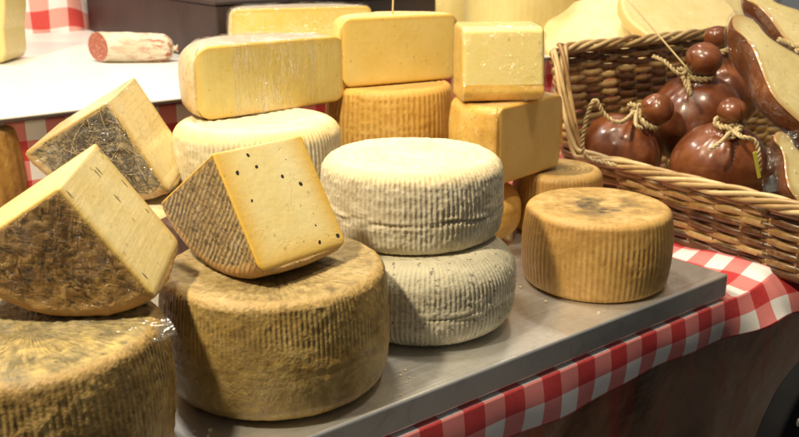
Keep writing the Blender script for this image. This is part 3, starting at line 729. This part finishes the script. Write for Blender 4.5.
mw = Matrix.Translation(hc+ex*(-W_/2)) @ Matrix((ey, Vector((0, 0, 1)), ex)).transposed().to_4x4()
r, ml, _ = cut_cheese('cheese_block', tuple(hc), mw, (o_, c_), W_, M['Hr'], M['Hp'], wd(61, .001, .0002), 'small cream block with amber bottom rind in cling film, on the mustard yellow block', 'cut cheese',
           'large cut cheeses stacked at the back', er=.003, ec=.006, bulge=.0, rings=30, rows=60, round_it=10, profile_drop=False, wrap=(.0018, M['film2'], 11))
# film tab
def tab(parent, P0, du, dv, nu, nv, wl, wv, mat, seed):
    U, Vv = np.meshgrid(np.linspace(0, 1, nu), np.linspace(0, 1, nv), indexing='ij')
    du, dv = np.array(du), np.array(dv); n = np.cross(du, dv); n /= np.linalg.norm(n)
    P = np.array(P0)+du*U[..., None]+dv*Vv[..., None]
    w = wv*fbm(np.stack([U*3, Vv*3, U*0], -1), wl, seed, 3); P = P+n*w[..., None]+ .3*dv*(vn(np.stack([U*4, 0*U, 0*U], -1), 1, seed)*Vv)[..., None]
    i = np.arange(nu-1)[:, None]*nv; j = np.arange(nv-1)[None]
    F = np.stack([i+j, i+nv+j, i+nv+j+1, i+j+1], -1).reshape(-1, 4)
    return mesh_obj('film_tab', P.reshape(-1, 3)-np.array(parent.location), F, mat, parent)
tab(r, (.196, 1.325, .255), (.018, .01, -.004), (.006, .0, .05), 20, 30, 2, .008, M['film2'], 3)
# crumpled film under the front wedge, drooping over the rim of the wheel
M['film3'] = film_mat('loose_cling_film', 9., .10, .25)
tab(w2, (-.246, .700, .1335), (.040, .034, .002), (.015, -.019, -.013), 40, 40, .9, .005, M['film3'], 8)

# ------------------------------------------------------------------ back shelf cheeses
wheel('cheese_round', (.305, 2.28, BZ+.001), .148, .26, M['T'], ribs(60, .0006, 1, 0, 1, .3, grain=.0002, lump=.002, seed=70), 'tall smooth ivory cheese behind the cream block', None, n=300, seed=70, er=.05, bulge=.008)
def slabcheese(name, c, axis, R, t, label, mat, seed, wrapm=None, er=.006):
    o, cu = circle(R, 300, .02, seed)
    P, F, fc, A = prism(o, cu, t, er=er, bulge=.002, rows=24, rings=30, disp=wd(seed, .002, .0003))
    A['rd'] = np.maximum(0, R-np.linalg.norm(P[:, :2], axis=1))
    ob = mesh_obj(name, P, F, mat, attrs=A); ob.matrix_world = frame(axis, (1, 0, 0), c); return tag(ob, label, 'cheese slice', 'large round slices behind the basket')
slabcheese('cheese_slice', (.62, 2.06, .275), (.10, -.5, .85), .135, .03, 'large round pale slice with thin golden edge lying above the basket rim', M['slice'], 72)
slabcheese('cheese_slice', (.46, 2.10, .22), (-.15, -.55, .8), .13, .035, 'smooth cream slice half hidden under the round slice behind the basket', M['slice'], 73)
slabcheese('cheese_slice', (.86, 2.30, .24), (.15, -.5, .85), .13, .03, 'film covered pale slice at the top right behind the basket', M['slice'], 75)
# smoked piece and white cheese behind the golden half wheel
def provolone(loc, axis, R, headr, label, group, neck=.017, stretch=1.15, seed=0, cord=None, ref=(1, 0, 0), head=True):
    ax = Vector(axis).normalized(); Lb = R*stretch
    prof = [(0, -R), (R*.45, -R*.93), (R*.82, -R*.6), (R, -.02*R), (R*.93, R*.36), (R*.74, R*.66), (R*.46, R*.86), (R*.30, Lb), (neck, Lb+.012), (neck*.95, Lb+.018)]
    z0 = Lb+.018
    if head: prof += [(headr*.80, z0+headr*.22), (headr, z0+headr*.75), (headr*.86, z0+headr*1.30), (headr*.45, z0+headr*1.62), (0, z0+headr*1.68)]
    else: prof += [(0, z0+.004)]
    def fn(V, a, pr):
        z = pr[:, 1][:, None]
        nw = np.exp(-((z-Lb)/(.35*R))**2)
        k = 1+nw*.022*np.sin(a*11+2*np.sin(a*3+seed))+.07*vn(V*11+seed*1.7, 1, seed)+(z > Lb+.02)*(.10*vn(V*38+seed*2.3, 1, seed+4)-.10*np.exp(-((vn(V*np.array([30, 30, 14])+seed, 1, seed+6))/.10)**2))
        V = V.copy(); V[..., 0] *= k; V[..., 1] *= k
        return V
    V, F = lathe(prof, 120, fn)
    r = root('smoked_provolone', tuple(Vector(loc)-Vector((0, 0, R))), label, 'smoked cheese', group)
    ml = Matrix.Translation(-Vector(r.location)) @ frame(ax, ref, Vector(loc))
    mesh_obj('body', V, F, M['smoke'], r, mw=ml)
    mb = MB(); rg = random.Random(seed)
    # two turns round the neck
    P = []
    for k in range(70):
        a = k/69*2*PI*2.1; P.append((math.cos(a)*(neck+.004), math.sin(a)*(neck+.004), Lb+.010+.006*k/69))
    mb.rope(P, .0044, 2, .018)
    # knot
    ka = cord[0] if cord else 0.; kc = np.array([math.cos(ka)*(neck+.010), math.sin(ka)*(neck+.010), Lb+.014])
    K = []
    for k in range(90):
        t = k/89*2*PI; K.append(kc+.0085*np.array([math.sin(t)+2*math.sin(2*t), math.cos(t)-2*math.cos(2*t), -1.3*math.sin(3*t)])*.62)
    mb.rope(K, .0042, 2, .016)
    if cord:
        inv = frame(ax, ref, Vector(loc)).inverted()
        for tail in cord[1:]:
            pts = [kc]+[np.array(inv @ Vector(p)) for p in tail]
            mb.rope(spline(pts, 20), .0036, 2, .016)
    o = mb.build('cord', M['cord'], r); o.matrix_local = ml
    return r, ml
# ------------------------------------------------------------------ basket
BL = np.array([.282, 1.628]); e2n = np.array([.581, -.814]); e1n = np.array([.784, .62])
FLc = BL+e2n*.66; BRc = BL+e1n*.80; FRc = FLc+e1n*.80
def rloop(off, rad, n=900):
    c = [FLc, FRc, BRc, BL]; cen = sum(c)/4
    c = [p+(p-cen)/np.linalg.norm(p-cen)*off*1.35 for p in c]
    pts = []
    for i in range(4):
        p, a, b = c[i], c[i-1], c[(i+1) % 4]
        u = (a-p)/np.linalg.norm(a-p); v = (b-p)/np.linalg.norm(b-p)
        p0 = p+u*rad; p1 = p+v*rad
        for t in np.linspace(0, 1, 24): pts.append((1-t)**2*p0+2*t*(1-t)*p+t*t*p1)
    pts.append(pts[0]); P = np.array(pts); d = np.r_[0, np.cumsum(np.linalg.norm(np.diff(P, axis=0), axis=1))]
    t = np.linspace(0, d[-1], n, endpoint=False)
    return np.stack([np.interp(t, d, P[:, 0]), np.interp(t, d, P[:, 1])], -1), d[-1]
NB = 1400
top_, Lt = rloop(.012, .06, NB); bot_, _ = rloop(-.012, .06, NB)
Z0 = -.024; ZF = .088; ZB = .262
back = (top_-BL)@np.array([e1n[1], -e1n[0]])*-1   # + beyond the back wall
dist_b = -((top_-BL)@e2n)                          # 0 at back wall, negative to the front
rimz = ZF+(ZB-ZF)*sstep(-.085, -.0, dist_b)
basket = root('wicker_basket', (float(bot_.mean(0)[0]), float(bot_.mean(0)[1]), Z0), 'brown wicker basket with twisted rim holding the smoked cheeses', 'basket')
boff = np.array(basket.location)
dz = .0082; NS = int(round(Lt/.050/2))*2
sidx = np.arange(NB); sph = sidx/NB
def wallp(i, z, out=0.):
    t = (z-Z0)/(.20)
    p = bot_[i]*(1-t)+top_[i]*t if np.isscalar(t) else bot_[i]*(1-t)[:, None]+top_[i]*t[:, None]
    tg = top_[(i+3) % NB]-top_[i-3]; tg = tg/np.linalg.norm(tg, axis=-1)[:, None]
    nn = np.stack([tg[:, 1], -tg[:, 0]], -1)
    return p+nn*(out[:, None] if not np.isscalar(out) else out), nn
weave = MB(); k = 0; z = Z0+.006
while z < ZB-.006:
    ok = rimz > z+.008
    idx = sidx
    segs = []
    if ok.all(): segs = [np.r_[sidx, sidx[:1]]]
    else:
        st = int(np.argmin(ok)); rl = np.r_[sidx[st:], sidx[:st]]; cur = []
        for i in rl:
            if ok[i]: cur.append(i)
            elif cur: segs.append(np.array(cur)); cur = []
        if cur: segs.append(np.array(cur))
    for sg in segs:
        cuts = list(range(0, len(sg), 330)) if len(sg) > 400 else [0]
        for c0 in cuts:
            s2 = sg[c0:c0+336]
            if len(s2) < 12: continue
            s2 = s2[::2]
            ph = sph[s2]*NS*PI+k*PI
            zz = z+.0030*vn(np.stack([sph[s2]*60, 0*sph[s2]+k*3.3, 0*sph[s2]], -1), 1, 5)+.0012*np.sin(ph)
            P, _ = wallp(s2, zz, .0038*np.sin(ph))
            rad = .0058*(1+.18*vn(np.stack([sph[s2]*90, 0*sph[s2]+k*7.1, 0*sph[s2]], -1), 1, 8))
            weave.tube(np.c_[P, zz]-boff, rad, 8, flat=.62)
    k += 1; z += dz
weave.build('weave', M['wicker'], basket)
stakes = MB()
for q in range(NS):
    i = int((q+.0)/NS*NB) % NB; zs = np.linspace(Z0, rimz[i]+.004, 14)
    P, _ = wallp(np.full(14, i), zs, 0.); stakes.tube(np.c_[P, zs]-boff, .0032, 8)
stakes.build('stakes', M['wicker'], basket)
rim = MB()
for s_ in range(5):
    ph = sph*Lt/.24*2*PI+s_*2*PI/5+.7*vn(np.stack([sph*22, 0*sph+s_, 0*sph], -1), 1, 3)
    nn = wallp(sidx, rimz, 0.)[1]
    P = top_+nn*(.0100*np.cos(ph)+.0025*vn(np.stack([sph*70, 0*sph+s_, 0*sph], -1), 1, 9))[:, None]; zz = rimz+.0075*np.sin(ph)+.002*vn(np.stack([sph*50, 0*sph+s_*5, 0*sph], -1), 1, 19)
    Q = np.c_[P, zz]
    for c0 in range(0, NB, 280):
        ii = np.arange(c0, c0+292) % NB
        rim.tube(Q[ii]-boff, .0041*np.minimum(1, np.minimum(np.arange(292), np.arange(292)[::-1])/12+.35), 8)
rim.build('rim', M['wicker_rim'], basket)
base = MB()
ctr = bot_.mean(0)
for f in np.linspace(.04, 1, 40):
    P = ctr+(bot_[::6]-ctr)*f; P = np.r_[P, P[:1]]; base.tube(np.c_[P, np.full(len(P), Z0+.002)]-boff, .008, 6)
base.build('base', M['wicker'], basket)

G2 = 'smoked cheeses tied with cord in the basket'
provolone((.538, 1.470, .085), (-.02, -.30, .95), .078, .022, 'smoked provolone nearest the basket rim, cord knotted over its small head', G2, seed=1, stretch=.92,
          cord=(-1.7, [(.528, 1.365, .160), (.552, 1.365, .150), (.562, 1.362, .105)], [(.50, 1.375, .148), (.482, 1.365, .140)]))
provolone((.550, 1.650, .133), (-.06, -.28, .95), .086, .032, 'tallest smoked provolone with a big round head, standing in the middle of the basket', G2, seed=2, stretch=.88,
          cord=(2.6, [(.49, 1.58, .225), (.468, 1.60, .245), (.452, 1.62, .252)], [(.50, 1.54, .195), (.488, 1.555, .225)]))
provolone((.398, 1.588, .080), (.42, -.30, .74), .074, .029, 'smoked provolone leaning in the left corner of the basket beside the cord loop', G2, seed=3, stretch=.92,
          cord=(2.4, [(.372, 1.50, .155), (.345, 1.50, .170), (.327, 1.495, .195), (.316, 1.495, .170), (.309, 1.490, .120), (.32, 1.48, .098), (.36, 1.455, .092)],
                [(.40, 1.50, .152), (.41, 1.50, .145)]))
provolone((.625, 1.73, .165), (-.25, -.1, .96), .066, .024, 'smoked provolone behind the tallest one, mostly hidden', G2, seed=4, cord=(2., [(.60, 1.72, .25), (.58, 1.74, .262)]))
provolone((.690, 1.50, .06), (.5, -.1, .6), .066, .024, 'smoked provolone under the big cut half at the right edge', G2, seed=5)
# cut provolone halves
def half_prov(c, axis, normal, L, Wd, depth, label, seed, head=.34, wrap=True):
    a = np.linspace(0, 2*PI, 260, endpoint=False)
    # pear outline along +y(tip)
    y = np.cos(a); w = np.sin(a)*(1-.60*sstep(-.15, .70, y)+.35*np.exp(-((y-.92)/.16)**2))
    x = Wd*w; yy = L*(y*.5)
    x = x+.0*a
    out = np.stack([x, yy], -1)[::-1]
    N = len(out); n = np.arange(N); n2 = (n+1) % N
    cen = out.mean(0); K = 40
    def surf(sign, infl=0.):
        V = []; F = []
        o2 = cen+(out-cen)*(1+infl/Wd)
        for k in range(K+1):
            f = max(math.cos(k/K*PI/2), .002) if sign < 0 else max(1-k/K, .002)
            p = cen+(o2-cen)*f
            z = -(depth+infl)*math.sin(k/K*PI/2) if sign < 0 else .002*min(1, (1-f)*30)+infl
            V.append(np.c_[p, np.full(N, z)])
            if k:
                A_, B_ = (k-1)*N, k*N
                q = np.stack([A_+n, A_+n2, B_+n2, B_+n], 1); F.append(q if sign > 0 else q[:, ::-1])
        return np.concatenate(V), np.concatenate(F)
    r = root('provolone_half', tuple(np.array(c)-np.array([0, 0, depth])), label, 'cut smoked cheese', 'cut provolone halves in the basket')
    z = Vector(normal).normalized(); yv = Vector(axis); yv = (yv-z*yv.dot(z)).normalized(); xv = yv.cross(z)
    ml = Matrix.Translation(Vector(c)-Vector(r.location)) @ Matrix((xv, yv, z)).transposed().to_4x4()
    V, F = surf(-1); V = V+.0015*np.c_[vn(V, 30, seed), vn(V, 30, seed+1), 0*V[:, 0]]*(V[:, 2:3] < -.002); mesh_obj('skin', V, F, M['smoke'], r, mw=ml)
    V, F = surf(1); rd = np.zeros(len(V)); 
    for k in range(K+1): rd[k*N:(k+1)*N] = (k/K)*Wd*.8
    V = V+np.c_[0*rd, 0*rd, .0012*vn(V, 35, seed)*(rd > .001)]
    mesh_obj('cut_face', V, F, M['provp'], r, {'rd': rd}, mw=ml)
    if wrap:
        V1, F1 = surf(-1, .003); V2, F2 = surf(1, .003)
        V = np.concatenate([V1, V2]); F = np.concatenate([F1, F2+len(V1)])
        V = V+(V-V.mean(0))/np.linalg.norm(V-V.mean(0), axis=1)[:, None]*(.0018*(1-np.abs(fbm(V, 24, seed, 3))*2))[:, None]
        mesh_obj('plastic_wrap', V, F, M['film2'], r, mw=ml)
    return r
h1 = half_prov((.633, 1.44, .236), (-.615, .555, .56), (.34, -.60, .72), .288, .078, .068, 'large film wrapped provolone half with pale pear shaped face', 81)
h2 = half_prov((.750, 1.69, .291), (-.702, .649, .292), (.20, -.50, .84), .277, .075, .06, 'cut provolone half behind the large one at the top right corner', 83)
h3 = half_prov((.606, 1.300, .112), (-.51, .646, .568), (.35, -.62, .60), .16, .048, .04, 'small film wrapped provolone half low at the right edge by the basket rim', 85)
# film bag edge beside it, yellow green tag
tab(h3, (.545, 1.30, .085), (.05, .01, .012), (.012, .03, .075), 40, 50, 2, .02, M['film2'], 21)
lab = MB(); lab.box((0, 0, 0), (.006, .0012, .045))
o = lab.build('label_tag', simple('yellow_green_label', (.62, .60, .08), .4), None, smooth=False, bev=.0004); o.location = (.552, 1.352, .118); o.rotation_euler = (0, -.35, .3)
tag(o, 'narrow yellow green tag hanging beside the nearest provolone', 'tag')
# cord of the big halves
for nm, pts, lb in (('cord_piece', [(.655, 1.58, .285), (.69, 1.57, .272), (.72, 1.56, .262), (.76, 1.55, .25)], 'twisted cord with knots lying on the large provolone half at the right edge'),):
    mb = MB(); mb.rope(spline(pts, 20), .0052, 3, .02)
    for p in pts[1:3]:
        K = [np.array(p)+.011*.7*np.array([math.sin(t)+2*math.sin(2*t), math.cos(t)-2*math.cos(2*t), -math.sin(3*t)])*.6 for t in np.linspace(0, 2*PI, 80)]
        mb.rope(K, .0045, 2, .015)
    tag(mb.build(nm, M['cord']), lb, 'cord')
# long skewers
def skewer(p, q, label):
    mb = MB(); mb.tube(np.linspace(p, q, 12), np.linspace(.0014, .0018, 12), 8); tag(mb.build('skewer', M['skewer']), label, 'skewer', 'wooden skewers for price signs')
skewer((.515, 1.607, .228), (.42, 1.70, .345), 'bamboo skewer rising from the head of the tallest provolone')
skewer((-.012, 1.55, .322), (-.008, 1.56, .42), 'wooden skewer stuck in the top of the golden half wheel')

# ------------------------------------------------------------------ salami
def salami():
    A0 = np.array([-.640, 1.935, BZ+.033]); A1 = np.array([-.480, 1.950, BZ+.028]); L = np.linalg.norm(A1-A0); R = .031
    prof = [(R*.96, 0), (R, .006), (R*1.02, L*.5), (R*.98, L*.75), (R*.85, L*.88), (R*.55, L*.95), (R*.22, L*.975), (R*.16, L*1.0), (R*.26, L*1.03), (.0, L*1.035)]
    def fn(V, a, pr):
        z = pr[:, 1][:, None]; e = sstep(L*.6, L*.95, z)
        V = V.copy(); V[..., 2] += .9*V[..., 1]*np.clip(1-z/(L*.35), 0, 1)
        k = 1+.05*e*np.sin(a*13+3*np.sin(z*60))+.03*vn(V, 60, 3)+.02*vn(V, 150, 4); V = V.copy(); V[..., 0] *= k; V[..., 1] *= k; return V
    V, F = lathe(prof, 110, fn)
    r = root('salami', (float((A0+A1)[0]/2), float((A0+A1)[1]/2), BZ), 'white mould salami with a red cut end on the white board', 'salami')
    ml = Matrix.Translation(-Vector(r.location)) @ frame(A1-A0, (0, 0, 1), Vector(A0))
    m = NT('white_mould_casing'); v = m.coord(rnd=False)
    n = m.noise(m.coord((1, 1, .35), rnd=False), 95, 4, .65, .8); n0 = m.noise(v, 20, 3)
    sz = m.n('ShaderNodeSeparateXYZ', i_0=m.n('ShaderNodeTexCoord').outputs['Object']).outputs[2]
    red = m.math('MULTIPLY', m.ramp(sz, [(.09, .35), (.125, 1.)]), m.ramp(n, [(.5, 0.), (.58, 1.)]))
    c = m.mix(red, m.ramp(n0, [(.3, (.55, .46, .32)), (.6, (.70, .64, .50))]), (.42, .14, .08))
    m.set(Base_Color=c, Roughness=.7, Normal=m.bump(m.math('ADD', n, m.noise(v, 250, 3)), .6, .003))
    mesh_obj('casing', V, F, m.m, r, mw=ml)
    m = NT('salami_meat'); v = m.coord(rnd=False); vo = m.n('ShaderNodeTexVoronoi', i_Vector=v, i_Scale=190.)
    c = m.mix(m.ramp(vo.outputs['Distance'], [(.18, 1.), (.34, 0.)]), (.42, .12, .08), (.72, .48, .38))
    m.set(Base_Color=c, Roughness=.45, Normal=m.bump(vo.outputs['Distance'], .3, .001))
    V, F = lathe([(R*.965, .0002), (R*.93, -.0012), (R*.5, -.002), (0, -.002)], 60); V[:, 2] += .9*V[:, 1]; mesh_obj('cut_end', V, F[:, ::-1], m.m, r, mw=ml)
salami()
# dark crate on the shelf, with paper sheet on it
CR = root('dark_crate', (-.45, 2.35, BZ), 'dark purple brown box standing behind the salami on the white board', 'crate')
m = NT('dark_purple_wood'); v = m.coord(rnd=False); n = m.noise(v, 7, 5, .6, .4); n2 = m.noise(v, 60, 4, .7)
m.set(Base_Color=m.ramp(n, [(.35, (.010, .006, .006)), (.6, (.028, .016, .015)), (.75, (.08, .055, .045))]), Roughness=.5, Normal=m.bump(n2, .3, .002)); crate_m = m.m
c0 = np.array([-.895, 2.64]); d_ = np.array([.412, -.60]); Lc = np.linalg.norm(d_); d_ = d_/Lc; Lc = .92
rz = math.atan2(d_[1], d_[0]); nrm_ = np.array([-d_[1], d_[0]])
cc = c0+d_*Lc/2+nrm_*.28
mb = MB(); mb.box((cc[0], cc[1], BZ+.062), (Lc, .56, .120), rz)
o = mb.build('box_body', crate_m, CR, smooth=False, bev=.004); o.location = -Vector(CR.location)
mb = MB(); mb.box((cc[0], cc[1], BZ+.126), (Lc+.008, .568, .007), rz)
o = mb.build('lid', crate_m, CR, smooth=False, bev=.002); o.location = -Vector(CR.location)
mb = MB(); mb.box((-.43, 2.03, BZ+.1325), (.16, .10, .002), .2)
o = mb.build('paper_sheet', simple('white_paper', (.8, .8, .8), .4, var=.03), smooth=False); tag(o, 'white paper sheet lying on the near corner of the dark box', 'paper')
# pale cheese at the left edge with foil
def left_block():
    segs = [([(-.12, 0), (.0, .0), (.012, .004), (.02, .02), (.022, .07), (.030, .11), (.034, .15), (.036, .22)], True), ([(.036, .22), (-.12, .23)], True), ([(-.12, .23), (-.12, 0)], False)]
    o, c = resample(segs, .002); return o, c
oo, c2 = left_block(); ctr = Vector((-.845, 1.90, BZ+.001))
mw = Matrix.Translation(ctr) @ Matrix(((1, 0, 0), (0, 0, 1), (0, -1, 0))).transposed().to_4x4()
mw = Matrix.Translation(ctr+Vector((0, .12, 0))) @ Matrix((Vector((1, 0, 0)), Vector((0, 0, 1)), Vector((0, -1, 0)))).transposed().to_4x4()
r, ml, _ = cut_cheese('cheese_piece', tuple(ctr), mw, (oo, c2), .12, M['T'], M['T'], wd(91, .003, .0003), 'tall pale yellow cheese piece with a scrap of foil, left on the white board', 'cut cheese', None, er=.008, ec=.008, bulge=0, rings=20, rows=30, profile_drop=False)
foil = tab(r, (-.905, 1.888, BZ+.045), (.045, 0, .004), (.0, .0, .040), 30, 30, 3, .012, simple('foil', (.8, .8, .82), .25, 1., bump=.3), 31)
foil.name = 'foil_scrap'
# ------------------------------------------------------------------ far background bits on the shelf
provolone((-.02, 2.42, .275), (1, .1, .1), .05, .02, 'smoked cheese lying far back behind the golden half wheel', None, seed=9)
wheel('cheese_round', (.14, 2.52, BZ+.001), .10, .15, M['T'], None, 'small ivory cheese far back between the smoked cheese and the tall ivory cheese', None, n=200, rows=30, rings=20, seed=92, er=.03)
mb = MB(); V, F = lathe([(0, 0), (.06, 0), (.065, .004), (.085, .09), (.088, .095), (.080, .093), (.06, .01), (0, .008)], 60)
mb.add(V, F); o = mb.build('plastic_tub', simple('white_tub', (.8, .8, .82), .35, var=.02)); o.location = (.96, 2.55, BZ); tag(o, 'white plastic tub at the top right behind the slices', 'tub')
# crumbs
mb = MB(); rg = np.random.default_rng(5)
for i in range(36):
    if i < 24: a = rg.uniform(-2.1, .1); c = np.array([-.130, .879])+np.array([math.cos(a), math.sin(a)])*rg.uniform(.124, .142)
    else: a = rg.uniform(-3, 0.5); c = np.array([.269, 1.17])+np.array([math.cos(a), math.sin(a)])*rg.uniform(.1, .15)
    if (c-FR[:2])@E2[:2] < .006 or (c-FR[:2])@E1[:2] > LC-.01: continue
    s = rg.uniform(.0004, .0018)*(1 if rg.random() < .8 else 1.5)
    mb.box((c[0], c[1], s*.5), (s*2, s*1.4, s), rg.uniform(0, 3))
o = mb.build('cheese_crumbs', simple('crumbs', (.72, .6, .35), .7), smooth=False); o['kind'] = 'stuff'; o['label'] = 'pale cheese crumbs scattered round the wheels on the tray'
# black rounded object in front of the counter, bottom right
def black_thing():
    segs = [([(-.03, 0), (.30, 0)], False), ([(.30, 0), (.30, .47)], False), ([(.30, .47), (.13, .455), (.085, .445), (.050, .425), (.022, .39), (.0, .34), (-.03, 0)], False)]
    o, c = resample(segs, .003)
    P, F, fc, A = prism(o, c, .03, er=.006, bulge=0, rows=24, rings=10, round_it=20)
    r = root('chair_back', tuple(T(.445, -.15, -.5)), 'black plastic chair back with a pale bolt in front of the counter', 'chair')
    ml = Matrix((Vector(E1), Vector((0, 0, 1)), Vector(-E2))).transposed().to_4x4()
    mesh_obj('shell', P, F, simple('black_plastic', (.006, .006, .007), .8, bump=.02, Specular_IOR_Level=.1), r, mw=ml)
    V, F = lathe([(.0055, 0), (.0055, .0015), (.004, .0025), (0, .003)], 24)
    mesh_obj('bolt', V, F, simple('bolt_metal', (.55, .5, .42), .4, .6), r, mw=ml @ Matrix.Translation((.058, .388, .0301)))
black_thing()
# ================================================================== CAMERA & LIGHT
cam = bpy.data.cameras.new('camera'); co = bpy.data.objects.new('camera', cam); COL.objects.link(co)
cam.sensor_width = 36; cam.lens = 900/799*36; cam.clip_end = 50; cam.clip_start = .05
co.location = (0, 0, .45); co.rotation_euler = (math.radians(90-17.2), 0, 0)
cam.dof.use_dof = True; cam.dof.focus_distance = 1.02; cam.dof.aperture_fstop = 9.
S.camera = co
def area(name, loc, target, size, power, col):
    l = bpy.data.lights.new(name, 'AREA'); l.shape = 'DISK'; l.size = size; l.energy = power; l.color = col
    o = bpy.data.objects.new(name, l); COL.objects.link(o); o.location = loc
    o.rotation_euler = (Vector(target)-Vector(loc)).to_track_quat('-Z', 'Y').to_euler(); return o
area('stall_lamp', (-.85, .25, 1.65), (0, 1.0, .05), .14, 43, (1., .86, .61))
area('stall_lamp', (-.25, 1.35, 1.9), (0, 1.7, .3), .25, 20, (1., .86, .64))
area('stall_lamp', (-.9, 2.0, 1.7), (-.6, 2.1, .2), .25, 13, (1., .92, .82))
area('stall_lamp', (.5, 2.5, 1.5), (.5, 2.2, .2), .2, 3, (1., .9, .75))
area('stall_lamp', (.45, .95, 1.7), (.5, 1.4, .05), .14, 9, (1., .84, .62))
w = bpy.data.worlds.new('World'); S.world = w; w.use_nodes = True
w.node_tree.nodes['Background'].inputs[0].default_value = (.80, .77, .73, 1); w.node_tree.nodes['Background'].inputs[1].default_value = .17
S.view_settings.view_transform = 'Standard'; S.view_settings.look = 'None'; S.view_settings.exposure = .12
S.cycles.use_denoising = True; S.cycles.max_bounces = 8; S.cycles.transparent_max_bounces = 16
